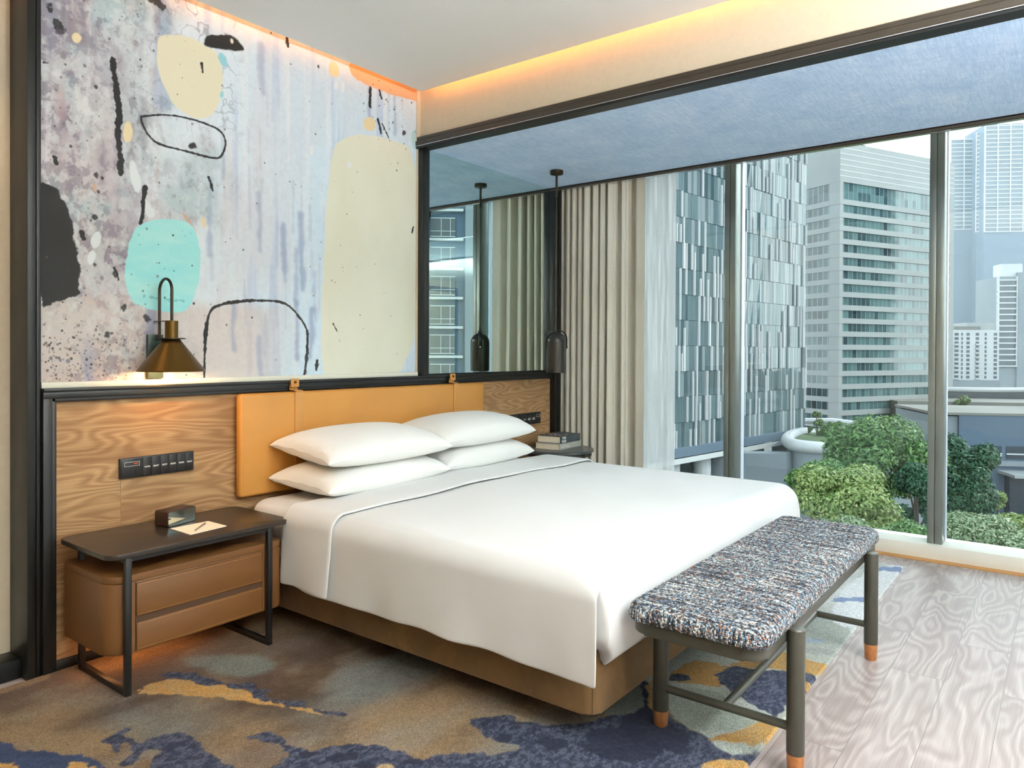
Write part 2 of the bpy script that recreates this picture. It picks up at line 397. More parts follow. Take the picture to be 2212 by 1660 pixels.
def polysd(x, y, P):
    P = np.array(P); d = np.full(x.shape, 1e9); ins = np.zeros(x.shape, bool); n = len(P)
    for i in range(n):
        ax_, ay = P[i]; bx_, by = P[(i+1) % n]; ex, ey = bx_-ax_, by-ay
        t = np.clip(((x-ax_)*ex+(y-ay)*ey)/(ex*ex+ey*ey+1e-12), 0, 1)
        d = np.minimum(d, (x-ax_-t*ex)**2+(y-ay-t*ey)**2)
        cr = ((ay > y) != (by > y)) & (x < (bx_-ax_)*(y-ay)/(by-ay+1e-12)+ax_); ins ^= cr
    d = np.sqrt(d); return np.where(ins, -d, d)
def lined(x, y, P):
    d = np.full(x.shape, 1e9)
    for (ax_, ay), (bx_, by) in zip(P, P[1:]):
        ex, ey = bx_-ax_, by-ay; t = np.clip(((x-ax_)*ex+(y-ay)*ey)/(ex*ex+ey*ey+1e-12), 0, 1)
        d = np.minimum(d, (x-ax_-t*ex)**2+(y-ay-t*ey)**2)
    return np.sqrt(d)
def smoothpoly(P, it=2, closed=True):
    P = [tuple(p) for p in P]
    for _ in range(it):
        Q = []; n = len(P)
        rng = range(n) if closed else range(n-1)
        if not closed: Q.append(P[0])
        for i in rng:
            a, b = P[i], P[(i+1) % n]
            Q.append((a[0]*.75+b[0]*.25, a[1]*.75+b[1]*.25)); Q.append((a[0]*.25+b[0]*.75, a[1]*.25+b[1]*.75))
        if not closed: Q.append(P[-1])
        P = Q
    return P
lin = lambda r, g, b: np.array(srgb(r, g, b)[:3])
class Painter:
    def __init__(s, x, y, col): s.x, s.y, s.c = x, y, col
    def put(s, mask, col, idx=None):
        m_ = np.clip(mask, 0, 1)[:, None]
        if idx is None: s.c[:] = s.c*(1-m_)+col*m_
        else: s.c[idx] = s.c[idx]*(1-m_)+col*m_
    def near(s, P, pad):
        P = np.array(P); lo = P.min(0)-pad; hi = P.max(0)+pad
        return np.nonzero((s.x > lo[0]) & (s.x < hi[0]) & (s.y > lo[1]) & (s.y < hi[1]))[0]
    def poly(s, P, col, rough=.01, soft=.004, sc=18, seed=1, op=1, it=2):
        P = smoothpoly(P, it); i = s.near(P, .08)
        if len(i) == 0: return
        x, y = s.x[i], s.y[i]; d = polysd(x, y, P)+(fbm(x*sc, y*sc, seed, 4)-.5)*rough*2
        c = col(x, y) if callable(col) else col
        s.put((1-sst(-soft, soft, d))*op, c, i)
    def line(s, P, wd, col, rough=.004, sc=60, seed=3, it=2, closed=False, soft=.0015, op=1):
        if closed: P = list(P)+[P[0]]
        P = smoothpoly(P, it, False); i = s.near(P, wd+.03)
        if len(i) == 0: return
        x, y = s.x[i], s.y[i]; d = lined(x, y, P)+(fbm(x*sc, y*sc, seed, 3)-.5)*rough*2+(fbm(x*6, y*6, seed+5, 2)-.5)*wd*.9
        s.put((1-sst(wd-soft, wd+soft, d))*op, col, i)

# ================================================================== THE SETTING
struct('floor', bx(-2.7, 5.34, -4.7, 3.5, -.06, 0), 'floor_wood')
struct('ceiling', bx(-2.7, 3.168, -4.7, 3.115, 2.84, 2.90, .004), 'white_paint')
struct('ceiling_upper_slab', bx(-2.8, 5.5, -4.8, 3.6, 3.04, 3.14), 'white_paint').name = 'ceiling.001'
bm = B(); box(bm, -2.8, -1.7, -4.8, -4.7, -.06, 3.04); box(bm, -1.8, 3.2, -4.8, -4.7, .2, 2.7); box(bm, 4.5, 5.5, -4.8, -4.7, -.06, 3.04); box(bm, -1.7, 4.5, -4.8, -4.7, 2.6, 3.04); box(bm, -1.7, 4.5, -4.8, -4.7, -.06, .3)
struct('wall_back', bm, 'cream_wall')
struct('wall_left', bx(-2.8, -2.7, -4.7, 3.6, -.06, 3.04), 'cream_wall')
struct('wall_headboard', bx(1.10, 4.66, 3.2, 3.40, -.06, 3.04), 'white_paint')
struct('wall_recess', bx(-2.7, 1.10, 3.345, 3.45, -.06, 3.04), 'cream_wall').name = 'wall_front_left'
struct('wall_front_right', bx(4.66, 5.5, 3.36, 3.46, -.06, 3.04), 'cream_wall')
struct('wall_soffit', bx(3.238, 3.262, -4.7, 3.2, 2.56, 3.04), 'cream_wall')
struct('ceiling', bx(3.262, 4.655, -4.7, 3.2, 2.537, 2.62), 'blue_paper')
struct('ceiling', bx(4.70, 5.5, -4.7, 3.36, 2.80, 2.90), 'white_paint')
bm = B(); box(bm, 3.208, 3.262, -4.7, 3.2, 2.567, 2.589, .002); box(bm, 3.202, 3.262, -4.7, 3.2, 2.535, 2.5645, .002)
struct('trim_1', bm, 'bronze_frame')
struct('trim_2', bx(3.2, 3.275, -4.7, 3.2, 2.530, 2.5335), 'chrome')
struct('trim_3', bx(3.205, 3.285, -4.7, 3.2, 2.518, 2.5295), 'black_wood')
bm = B(); box(bm, 4.655, 4.72, -4.7, 3.2, 2.516, 2.537, .002); box(bm, 4.70, 4.72, -4.7, 3.2, 2.537, 2.82); box(bm, 4.655, 4.665, -4.7, 3.2, 2.53, 2.545)
struct('trim_4', bm, 'bronze_frame')
struct('trim_5', bx(4.672, 4.705, -4.7, 3.13, 2.5135, 2.5155), 'chrome')
# right post of the portal
bm = B(); box(bm, 4.655, 4.69, 3.135, 3.2, 0, 2.516, .003); box(bm, 4.692, 4.722, 3.128, 3.36, 0, 2.516, .003)
struct('trim_6', bm, 'black_wood')
# left post, stepped profile
bm = B(); box(bm, 1.096, 1.126, 3.170, 3.36, 0, 3.02, .003); box(bm, 1.129, 1.146, 3.176, 3.36, 0, 3.02, .003); box(bm, 1.12, 1.135, 3.185, 3.36, 0, 3.02)
struct('trim_7', bm, 'black_wood')
# headboard box frame
bm = B(); box(bm, 1.146, 4.655, 3.150, 3.2, 1.113, 1.1265, .002); box(bm, 1.146, 4.655, 3.158, 3.2, 1.086, 1.113, .002); box(bm, 1.190, 4.655, 3.166, 3.2, 1.072, 1.087, .002)
struct('trim_8', bm, 'black_wood')
bm = B(); box(bm, 1.146, 1.180, 3.158, 3.2, 0, 1.087, .002); box(bm, 1.180, 1.197, 3.168, 3.2, 0, 1.075, .002)
struct('trim_9', bm, 'black_wood')
struct('wall_panel_oak', bx(1.195, 4.655, 3.185, 3.2, .045, 1.073), 'panel_wood').name = 'wall_headboard_panel'
struct('baseboard_headboard', bx(1.146, 4.655, 3.172, 3.2, 0, .046, .002), 'black_wood')
struct('baseboard_left', bx(-2.7, 1.096, 3.232, 3.345, 0, .076, .003), 'black_wood')
struct('trim_10', bx(1.146, 3.207, 3.172, 3.197, 1.1265, 1.150, .002), 'white_strip')
# narrow return beside the mural and mirror
struct('wall_return', bx(3.207, 3.262, 3.190, 3.2, 1.1265, 3.04), 'cream_wall').name = 'wall_pilaster'
# mirror
mr = thing('wall_mirror', 'tall mirror in black frame above the ledge reflecting curtain and blue ceiling', 'mirror', (3.98, 3.2, 1.13))
bm = B(); box(bm, 3.219, 3.255, 3.150, 3.189, 1.1265, 2.56, .002); box(bm, 3.255, 3.292, 3.162, 3.199, 1.1265, 2.53, .002); box(bm, 3.292, 3.306, 3.180, 3.199, 1.1265, 2.53, .001); box(bm, 3.30, 4.655, 3.176, 3.199, 1.1265, 1.136, .001)
obj('mirror_frame', bm, 'black_wood', mr)
obj('mirror_glass', bx(3.306, 4.654, 3.192, 3.1995, 1.136, 2.535), 'mirror', mr, sm=False)

# window wall: bays
edges = [3.30, 1.982, .664, -.654, -1.972, -3.29, -4.62]
struct('trim_11', bx(5.165, 5.42, -4.7, 3.36, 0, .090, .006), 'sill')
struct('trim_12', bx(5.20, 5.40, -4.7, 3.36, 2.735, 2.80, .003), 'alu')
rw = empty_root('window_7', (1.4, -4.75, .3)); rw['kind'] = 'structure'  # unseen window added in the back wall to let in fill daylight
obj('pane', bx(3.2, 4.5, -4.756, -4.752, .3, 2.6), 'glass', rw, sm=False)
for k in range(len(edges)-1):
    y1, y0 = edges[k], edges[k+1]
    r = empty_root('window_%d' % (k+1), (5.33, (y0+y1)/2, .09)); r['kind'] = 'structure'
    obj('pane', bx(5.338, 5.342, y0-.02, y1-.02, .085, 2.745), 'glass', r, sm=False)
    bm = B(); box(bm, 5.212, 5.335, y0-.042, y0-.002, .09, 2.735, .002); box(bm, 5.212, 5.335, y0+.002, y0+.040, .09, 2.735, .002); box(bm, 5.225, 5.33, y0-.004, y0+.004, .09, 2.735)
    obj('mullion', bm, 'alu', r)
    obj('mullion_cap', bx(5.335, 5.40, y0-.046, y0+.040, .09, 2.735, .002), 'alu_pale', r)
struct('wall_window_side', bx(5.165, 5.42, 3.33, 3.36, .09, 2.8), 'cream_wall')
struct('trim_13', bx(5.10, 5.166, -4.7, 3.36, -.001, .004), 'strap_leather')

# ------------------------------------------------------------------ mural
def wl(P): return [tuple(hit(px, py, 1, 3.196)[[0, 2]]) for px, py in P]
def paint_mural():
    nx, nz_ = 960, 870
    X, Z = np.meshgrid(np.linspace(1.146, 3.207, nx), np.linspace(1.13, 3.02, nz_), indexing='ij')
    x, z = X.ravel(), Z.ravel(); n = x.size
    t = (x-1.146)/2.06
    warpx = x+(fbm(x*3, z*3, 90, 3)-.5)*.12
    n1 = fbm(warpx*3.2, z*2.0, 1, 5); n2 = fbm(x*26, z*1.6, 2, 4); n3 = fbm(x*9, z*9, 3, 5, .6); n4 = fbm(x*60, z*60, 4, 3)
    base = np.empty((n, 3)); L = lin
    left = sst(.40, .18, t+(n1-.5)*.5)[:, None]
    colL = L(170, 162, 170)*(1-n1[:, None])+L(196, 208, 208)*n1[:, None]
    colC = L(216, 224, 230)*np.ones((n, 1)); colR = L(204, 222, 234)*np.ones((n, 1))
    tt = sst(.3, .62, t)[:, None]
    base[:] = (colC*(1-tt)+colR*tt)*(1-left)+colL*left
    pk = sst(.50, .66, fbm(x*4, z*1.1, 11, 4))[:, None]*.38*(1-tt*.6); base[:] = base*(1-pk)+L(214, 190, 188)*pk
    mv = sst(.50, .66, fbm(x*3.5, z*2.6, 12, 5, .6))[:, None]*.65*left; base[:] = base*(1-mv)+L(150, 132, 146)*mv
    tl = sst(.52, .64, fbm(x*2.6+3, z*2.4, 13, 5, .6))[:, None]*.7*left; base[:] = base*(1-tl)+L(168, 196, 198)*tl
    bl = sst(.55, .72, fbm(x*14, z*.9, 14, 4))[:, None]*.5*(1-left); base[:] = base*(1-bl)+L(168, 184, 214)*bl
    wh = sst(.58, .74, fbm(x*22, z*1.2, 15, 3))[:, None]*.35; base[:] = base*(1-wh)+L(232, 230, 230)*wh
    # marbled grey veins near the upper left-centre
    vein = np.abs(fbm(x*17, z*14, 16, 3)-.5); vm = (1-sst(.0, .045, vein))*sst(.0, .10, .16-np.abs(t-.32+(z-2.3)*.05))*sst(2.15, 2.5, z)*.6
    base[:] = base*(1-vm[:, None])+L(120, 126, 140)*vm[:, None]
    speck = sst(.62, .8, n3)[:, None]*left*.5; base[:] = base*(1-speck)+L(122, 112, 122)*speck
    # bottom warm band
    wb = (sst(1.56, 1.47, z+(n1-.5)*.12)*sst(.62, .42, t))[:, None]*.7; base[:] = base*(1-wb)+L(206, 190, 180)*wb
    wb2 = (sst(1.42, 1.2, z+(n1-.5)*.2)*sst(.34, .2, t))[:, None]*.25; base[:] = base*(1-wb2)+L(170, 130, 112)*wb2
    g1 = sst(.5, .62, fbm(x*38, z*34, 201, 4, .65)*.6+fbm(x*5, z*4, 202, 3)*.4)[:, None]*left*.55; base[:] = base*(1-g1)+L(108, 100, 114)*g1
    g2 = sst(.52, .62, fbm(x*30+9, z*26, 203, 4, .65)*.6+fbm(x*4, z*5+3, 204, 3)*.4)[:, None]*left*.55; base[:] = base*(1-g2)+L(214, 218, 216)*g2
    g3 = sst(.56, .66, fbm(x*70, z*60, 205, 3, .6))[:, None]*(.05+.16*left); base[:] = base*(1-g3)+L(150, 142, 150)*g3
    base *= (1+(n2-.5)*.05+(n4-.5)*.10)[:, None]
    P = Painter(x, z, base)
    # blue vertical drips
    rnd = random.Random(5)
    for px, py, ln, wd, op in ((560, 480, 60, 8, .5), (612, 545, 60, 9, .6), (650, 545, 80, 10, .6), (505, 705, 50, 7, .5), (640, 715, 60, 10, .6), (672, 720, 50, 10, .6), (325, 700, 70, 14, .6), (190, 790, 50, 14, .45), (455, 470, 80, 6, .5), (565, 150, 50, 9, .4), (110, 60, 60, 12, .5), (350, 60, 160, 20, .35), (640, 600, 60, 6, .45), (680, 640, 50, 6, .4), (800, 210, 60, 6, .5), (850, 230, 60, 6, .5), (560, 770, 40, 6, .4)):
        P.line(wl([(px, py-ln), (px+rnd.uniform(-3, 3), py), (px+rnd.uniform(-4, 4), py+ln)]), wd*.0016, lin(118, 134, 176) if px > 150 else lin(120, 118, 140), .012, 20, int(px), 1, soft=.014, op=op)
    for _ in range(60):
        px = rnd.uniform(420, 890); py = rnd.uniform(130, 780); ln = rnd.uniform(15, 70)
        P.line(wl([(px, py-ln), (px+rnd.uniform(-2, 2), py+ln)]), rnd.uniform(.003, .010), rnd.choice([lin(160, 174, 200), lin(226, 228, 230), lin(190, 176, 188), lin(150, 160, 180)]), .008, 24, _+50, 1, soft=.008, op=rnd.uniform(.15, .4))
    for _ in range(50):
        px = rnd.uniform(92, 400); py = rnd.uniform(5, 660); ln = rnd.uniform(8, 50)
        P.line(wl([(px, py-ln), (px+rnd.uniform(-8, 8), py+ln)]), rnd.uniform(.004, .016), rnd.choice([lin(120, 108, 124), lin(206, 210, 214), lin(150, 170, 178), lin(176, 150, 150), lin(96, 92, 104)]), .02, 30, _+150, 1, soft=.012, op=rnd.uniform(.2, .5))
    CREAM = lin(224, 216, 188); BLK = lin(38, 37, 36)
    P.poly(wl([(130, 640), (150, 640), (200, 660), (250, 650), (240, 780), (160, 800), (90, 800), (90, 690)]), lin(206, 196, 190), .08, .04, 8, 301, .35)
    P.poly(wl([(338, 95), (345, 75), (400, 75), (440, 95), (470, 112), (482, 150), (480, 200), (466, 240), (440, 258), (405, 250), (375, 228), (355, 190), (340, 150)]), CREAM, .006, seed=21)
    P.poly(wl([(468, 118), (478, 112), (488, 125), (490, 145), (478, 142)]), lin(150, 205, 214), .006, seed=22)
    P.poly(wl([(475, 198), (483, 195), (484, 210), (476, 212)]), lin(150, 205, 214), .006, seed=22)
    P.poly(wl([(437, 98), (443, 76), (475, 73), (510, 79), (526, 98), (527, 112), (495, 110), (455, 104)]), BLK, .012, seed=23, sc=30)
    P.poly(wl([(497, 84), (503, 84), (505, 94), (499, 95)]), lin(220, 220, 200), .006)
    P.line(wl([(242, 126), (246, 160), (252, 200), (258, 245), (254, 290), (259, 330), (262, 372)]), .013, BLK, .009, 60, 24)
    P.line(wl([(305, 252), (350, 247), (395, 252), (448, 268), (480, 284), (489, 310), (480, 338), (464, 344), (400, 326), (340, 312), (318, 290), (306, 265)]), .0052, BLK, .003, 70, 25, 2, True)
    P.poly(wl([(405, 312), (420, 308), (424, 318), (418, 325), (408, 320)]), BLK, .012, seed=26, sc=40)
    P.poly(wl([(80, 390), (115, 402), (138, 428), (150, 460), (160, 505), (170, 560), (174, 610), (170, 640), (130, 652), (80, 668)]), BLK, .014, .003, 34, 27, it=1)
    P.poly(wl([(283, 510), (300, 485), (335, 473), (390, 473), (416, 490), (430, 520), (434, 565), (431, 610), (416, 650), (398, 673), (370, 676), (315, 667), (282, 652), (270, 605), (272, 560)]),
           lambda a, b: lin(140, 218, 220)*(1-(fbm(a*9, b*22, 31, 4)*.7)[:, None])+lin(196, 236, 226)*(fbm(a*9, b*22, 31, 4)*.7)[:, None], .007, .003, 30, 28)
    P.line(wl([(312, 640), (350, 648), (395, 650)]), .004, lin(90, 170, 180), .012, 60, 33, 1, op=.6)
    P.line(wl([(441, 818), (442, 760), (447, 695), (455, 668), (482, 655), (540, 649), (600, 650), (628, 662), (650, 690), (665, 712), (664, 760), (657, 812)]), .0060, BLK, .0045, 60, 34)
    P.line(wl([(664, 715), (664, 760), (659, 806)]), .0085, BLK, .006, 60, 35, op=.9)
    P.line(wl([(445, 700), (443, 740)]), .008, BLK, .005, 60, 36, 1)
    P.poly(wl([(716, 335), (727, 308), (758, 293), (800, 291), (850, 303), (905, 327), (905, 830), (702, 830), (694, 760), (694, 690), (697, 600), (703, 450)]),
           lambda a, b: lin(214, 214, 192)*(1-(fbm(a*6, b*3, 41, 4))[:, None]*.6)+lin(234, 234, 220)*(fbm(a*6, b*3, 41, 4))[:, None]*.6, .010, .006, 10, 37)
    P.poly(wl([(748, 132), (790, 145), (910, 190), (910, 222), (880, 214), (840, 203), (800, 186), (765, 172)]), lin(216, 170, 132), .010, .004, 26, 38)
    for pts in ([(712, 135), (724, 132), (732, 150), (735, 168), (715, 165), (709, 150)], [(785, 255), (800, 250), (812, 262), (810, 285), (793, 283), (784, 272)], [(268, 265), (280, 262), (288, 285), (282, 305), (270, 308), (265, 290)], [(155, 78), (165, 70), (178, 80), (170, 93), (160, 90)]):
        P.poly(wl(pts), lin(226, 208, 166), .007, seed=44)
    for pts in ([(724, 172), (732, 180), (728, 198), (721, 190)], [(738, 175), (746, 185), (742, 205), (735, 195)], [(670, 315), (678, 313), (677, 335), (671, 336)], [(750, 352), (758, 350), (760, 362), (752, 364)],
                [(280, 345), (292, 350), (300, 375), (305, 400), (296, 420), (285, 395), (278, 365)], [(312, 432), (322, 440), (336, 460), (333, 470), (318, 470), (310, 450)], [(205, 500), (216, 498), (220, 515), (213, 535), (200, 538), (195, 520)], [(195, 540), (208, 545), (206, 560), (195, 575), (186, 562)]):
        P.poly(wl(pts), lin(222, 228, 228), .007, seed=45, op=.9)
    for pts in ([(433, 470), (440, 468), (446, 480), (444, 495), (436, 490)],): P.poly(wl(pts), lin(224, 206, 176), .006)
    for pts in ([(202, 395), (209, 400), (206, 415), (199, 408)], [(392, 458), (402, 466), (412, 478), (418, 490), (405, 480)]): P.poly(wl(pts), lin(200, 158, 124), .006, op=.8)
    P.poly(wl([(888, 285), (905, 275), (905, 325), (893, 322), (889, 305)]), lin(178, 208, 208), .008)
    P.line(wl([(313, 405), (308, 440), (310, 455), (303, 483)]), .009, BLK, .006, 50, 51)
    for a_ in ([(816, 258), (820, 270), (823, 288)], [(826, 268), (834, 285), (842, 304)], [(451, 383), (456, 400), (460, 412)], [(247, 580), (253, 592), (256, 605)], [(176, 502), (181, 516)], [(118, 340), (121, 352)], [(820, 195), (824, 212)], [(436, 137), (438, 155)], [(800, 190), (799, 230)], [(893, 490), (890, 503)], [(720, 700), (728, 716)], [(685, 780), (683, 800)], [(620, 82), (622, 100)], [(96, 135), (104, 137)]):
        P.line(wl(a_), rnd.uniform(.004, .008), BLK, .005, 70, int(a_[0][0]), 1)
    for cx, cy, r in ((872, 288, 9), (685, 790, 7), (250, 592, 6), (340, 2, 18), (125, 60, 12), (108, 20, 10), (130, 72, 7), (620, 92, 7), (688, 143, 5), (208, 378, 7), (222, 385, 5), (268, 668, 7), (232, 722, 9), (205, 572, 6), (320, 690, 9), (205, 470, 5), (822, 205, 5), (835, 215, 4), (415, 316, 6)):
        c0 = wl([(cx, cy)])[0]; rr = r*.0021; a0 = [(c0[0]+rr*_c(k/9*2*PI)*.8, c0[1]+rr*_s(k/9*2*PI)) for k in range(9)]
        P.poly(a0, BLK if cx != 130 else lin(80, 74, 86), rr*.9, .003, 40, int(cx+cy), .92)
    # splatter
    for k in range(560):
        q_ = rnd.random()
        if q_ < .42: px, py = rnd.gauss(150, 60), rnd.gauss(770, 40)
        elif q_ < .7: px, py = rnd.uniform(92, 420), rnd.uniform(0, 820)
        elif q_ < .82: px, py = rnd.gauss(850, 45), rnd.gauss(260, 50)
        else: px, py = rnd.uniform(300, 895), rnd.uniform(60, 810)
        if px < 90 or px > 898 or py > 828: continue
        c0 = wl([(px, py)])[0]; rr = abs(rnd.gauss(0, 1))*.0024+.0014; i = P.near([c0], rr*2.2)
        if len(i) == 0: continue
        d = np.hypot((P.x[i]-c0[0])*1.1, P.y[i]-c0[1]); P.put((1-sst(rr*.7, rr*1.2, d))*rnd.uniform(.5, 1), rnd.choice([BLK, BLK, BLK, lin(96, 70, 66), lin(90, 96, 120)]), i)
    idx = np.arange(nx*nz_).reshape(nx, nz_)
    f = np.stack([idx[:-1, :-1], idx[1:, :-1], idx[1:, 1:], idx[:-1, 1:]], -1).reshape(-1, 4)
    v = np.stack([x, 3.196+0*x+(fbm(x*9, z*6, 77, 3)-.5)*.0006, z], -1)
    return np_mesh('mural', v, f, np.clip(P.c, 0, 1))
mu = obj('mural', paint_mural(), 'mural')
tag(mu, 'large abstract mural of grey, cream, black and turquoise shapes above the headboard ledge', 'wall art')

# ------------------------------------------------------------------ rug
def fl(P): return [tuple(hit(px, py, 2, .012)[:2]) for px, py in P]
def paint_rug():
    x0, x1, y0, y1 = -.75, 4.86, .777, 3.168
    nx, ny = 1000, 470
    X, Y = np.meshgrid(np.linspace(x0, x1, nx), np.linspace(y0, y1, ny), indexing='ij'); x, y = X.ravel(), Y.ravel(); n = x.size
    n1 = fbm(x*2.2, y*2.8, 1, 5, .55); n2 = fbm(x*5+4, y*9, 2, 4); n3 = fbm(x*1.1, y*1.4, 3, 3)
    c = np.empty((n, 3)); a = sst(.30, .70, n1)[:, None]; b = sst(.45, .75, n2)[:, None]*.5
    c[:] = lin(70, 52, 36)*(1-a)+lin(128, 106, 78)*a; c[:] = c*(1-b)+lin(126, 116, 104)*b
    g = sst(.56, .68, n3)[:, None]*.6; c[:] = c*(1-g)+lin(110, 118, 116)*g
    d_ = sst(.55, .7, fbm(x*3, y*3, 9, 4))[:, None]*.55; c[:] = c*(1-d_)+lin(86, 66, 56)*d_
    # paler blue-grey field toward the window
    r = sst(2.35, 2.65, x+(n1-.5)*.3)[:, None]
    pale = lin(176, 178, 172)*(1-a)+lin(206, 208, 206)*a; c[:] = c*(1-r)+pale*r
    P = Painter(x, y, c)
    NAVY = lambda a_, b_: lin(34, 40, 62)*(1-sst(.42, .62, fbm(a_*55, b_*95, 61, 4, .75))[:, None]*.75)+lin(82, 86, 102)*(sst(.42, .62, fbm(a_*55, b_*95, 61, 4, .75))[:, None]*.75)
    NAVD = lin(24, 28, 50)
    GOLD = lambda a_, b_: lin(176, 134, 74)*(1-sst(.4, .6, fbm(a_*30, b_*18, 62, 4, .7))[:, None]*.6)+lin(168, 140, 96)*(sst(.4, .6, fbm(a_*30, b_*18, 62, 4, .7))[:, None]*.6)
    k = dict(rough=.022, soft=.003, sc=30, it=1)
    P.poly(fl([(290, 1498), (340, 1470), (400, 1466), (440, 1473), (480, 1480), (530, 1490), (545, 1492), (552, 1508), (600, 1520), (650, 1528), (700, 1538), (690, 1544), (640, 1534), (560, 1521), (450, 1506), (350, 1500)]), GOLD, seed=71, **k)
    P.poly(fl([(330, 1462), (360, 1450), (410, 1454), (450, 1462), (470, 1472), (500, 1478), (545, 1476), (556, 1490), (588, 1488), (566, 1500), (580, 1508), (640, 1514), (662, 1522), (650, 1528), (600, 1522), (556, 1512), (540, 1492), (500, 1486), (470, 1476), (440, 1482), (410, 1470), (370, 1466)]), NAVY, seed=72, **k)
    P.poly(fl([(668, 1528), (700, 1536), (745, 1540), (742, 1548), (705, 1546), (680, 1538)]), NAVY, seed=73, **k)
    P.poly(fl([(-60, 1600), (0, 1608), (30, 1606), (38, 1625), (100, 1622), (120, 1630), (175, 1626), (195, 1642), (230, 1655), (230, 1700), (-60, 1700)]), lambda a_, b_: lin(40, 54, 84)*np.ones((len(a_), 1))*(.8+.5*fbm(a_*30, b_*30, 5, 3)[:, None]), seed=74, **k)
    P.poly(fl([(145, 1650), (170, 1648), (200, 1652), (195, 1680), (150, 1680)]), GOLD, seed=75, **k)
    P.poly(fl([(-10, 1652), (38, 1650), (36, 1680), (-10, 1680)]), GOLD, seed=76, **k)
    P.poly(fl([(212, 1602), (235, 1592), (255, 1580), (275, 1570), (288, 1576), (262, 1590), (293, 1592), (296, 1604), (310, 1608), (340, 1590), (365, 1585), (395, 1584), (420, 1596), (440, 1612), (452, 1630), (470, 1648), (520, 1655), (560, 1700), (300, 1700), (330, 1650), (325, 1640), (360, 1620), (330, 1618), (300, 1630), (300, 1648), (262, 1660), (252, 1650), (285, 1632), (290, 1612), (270, 1604), (255, 1612), (258, 1624), (246, 1626), (238, 1608)]), NAVY, seed=77, rough=.016, soft=.003, sc=36, it=1)
    P.poly(fl([(535, 1598), (550, 1584), (580, 1582), (605, 1590), (612, 1606), (635, 1616), (690, 1620), (712, 1612), (760, 1609), (830, 1612), (870, 1628), (905, 1640), (945, 1636), (990, 1624), (1050, 1630), (1100, 1628), (1124, 1618), (1110, 1608), (1070, 1604), (1048, 1592), (1042, 1578), (1010, 1560), (1050, 1546), (1105, 1548), (1140, 1562), (1250, 1568), (1310, 1552), (1370, 1500), (1396, 1462), (1424, 1520), (1440, 1540), (1480, 1574), (1530, 1592), (1590, 1606), (1650, 1608), (1640, 1700), (520, 1700), (560, 1672), (620, 1640), (618, 1622), (590, 1606), (560, 1602)]), NAVY, seed=78, **k)
    for pts in ([(690, 1640), (745, 1620), (780, 1634), (740, 1650)], [(870, 1650), (900, 1638), (930, 1655)], [(1070, 1590), (1100, 1582), (1114, 1600), (1085, 1606)], [(1040, 1556), (1060, 1550), (1064, 1566), (1046, 1568)], [(1150, 1600), (1200, 1590), (1230, 1610), (1180, 1622)], [(640, 1625), (665, 1622), (690, 1632), (660, 1642)], [(1260, 1580), (1330, 1570), (1420, 1590), (1440, 1640), (1330, 1650), (1270, 1625)], [(1395, 1470), (1440, 1560), (1500, 1590), (1480, 1640), (1380, 1600), (1330, 1560)], [(760, 1650), (800, 1645), (810, 1665), (770, 1668)]):
        P.poly(fl(pts), NAVD, seed=79, op=.9, **k)
    for _ in range(14):
        pass
    P.poly(fl([(815, 1655), (840, 1650), (850, 1665), (820, 1668)]), lin(166, 140, 104), seed=80, **k)
    P.poly(fl([(0, 1465), (48, 1470), (110, 1450), (120, 1462), (30, 1490), (-20, 1505)]), lin(150, 122, 88), seed=81, op=.5, **k)
    P.poly(fl([(380, 1420), (470, 1412), (560, 1420), (600, 1440), (560, 1460), (480, 1455), (400, 1440)]), lin(120, 130, 124), rough=.04, soft=.03, sc=8, seed=82, op=.6)
    # under and beyond the bench
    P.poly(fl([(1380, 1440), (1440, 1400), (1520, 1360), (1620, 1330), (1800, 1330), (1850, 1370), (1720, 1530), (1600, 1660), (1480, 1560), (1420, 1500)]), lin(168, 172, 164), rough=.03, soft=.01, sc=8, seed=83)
    P.poly(fl([(1438, 1462), (1470, 1440), (1520, 1424), (1560, 1440), (1600, 1432), (1640, 1400), (1700, 1410), (1755, 1430), (1800, 1436), (1770, 1460), (1700, 1452), (1640, 1440), (1590, 1470), (1560, 1484), (1500, 1478), (1460, 1476)]), GOLD, seed=84, **k)
    P.poly(fl([(1440, 1470), (1462, 1456), (1490, 1458), (1488, 1468), (1460, 1474)]), NAVY, seed=85, **k)
    P.poly(fl([(1540, 1456), (1580, 1440), (1640, 1446), (1700, 1452), (1775, 1456), (1742, 1496), (1716, 1528), (1690, 1558), (1650, 1540), (1600, 1510), (1566, 1484), (1556, 1468)]), lambda a_, b_: NAVY(a_, b_)*1.25, seed=86, **k)
    P.poly(fl([(1700, 1530), (1712, 1508), (1740, 1500), (1718, 1530), (1690, 1556), (1672, 1560)]), lin(168, 172, 160), seed=87, **k)
    P.poly(fl([(1720, 1478), (1760, 1474), (1745, 1490), (1725, 1488)]), GOLD, seed=88, **k)
    P.poly(fl([(1400, 1460), (1436, 1476), (1440, 1520), (1440, 1560), (1412, 1540), (1396, 1500)]), GOLD, seed=89, op=.8, **k)
    P.poly(fl([(1440, 1500), (1500, 1484), (1560, 1500), (1600, 1536), (1642, 1560), (1600, 1580), (1520, 1584), (1460, 1560), (1440, 1535)]), lin(150, 156, 146), seed=90, **k)
    P.poly(fl([(1510, 1600), (1560, 1586), (1620, 1576), (1640, 1556), (1690, 1566), (1676, 1592), (1652, 1612), (1590, 1606)]), GOLD, seed=91, **k)
    P.poly(fl([(1520, 1650), (1560, 1636), (1640, 1650), (1600, 1690), (1520, 1690)]), GOLD, seed=92, **k)
    P.poly(fl([(1300, 1490), (1360, 1460), (1396, 1500), (1380, 1540), (1320, 1550), (1290, 1530)]), lin(108, 112, 104), seed=93, op=.9, **k)
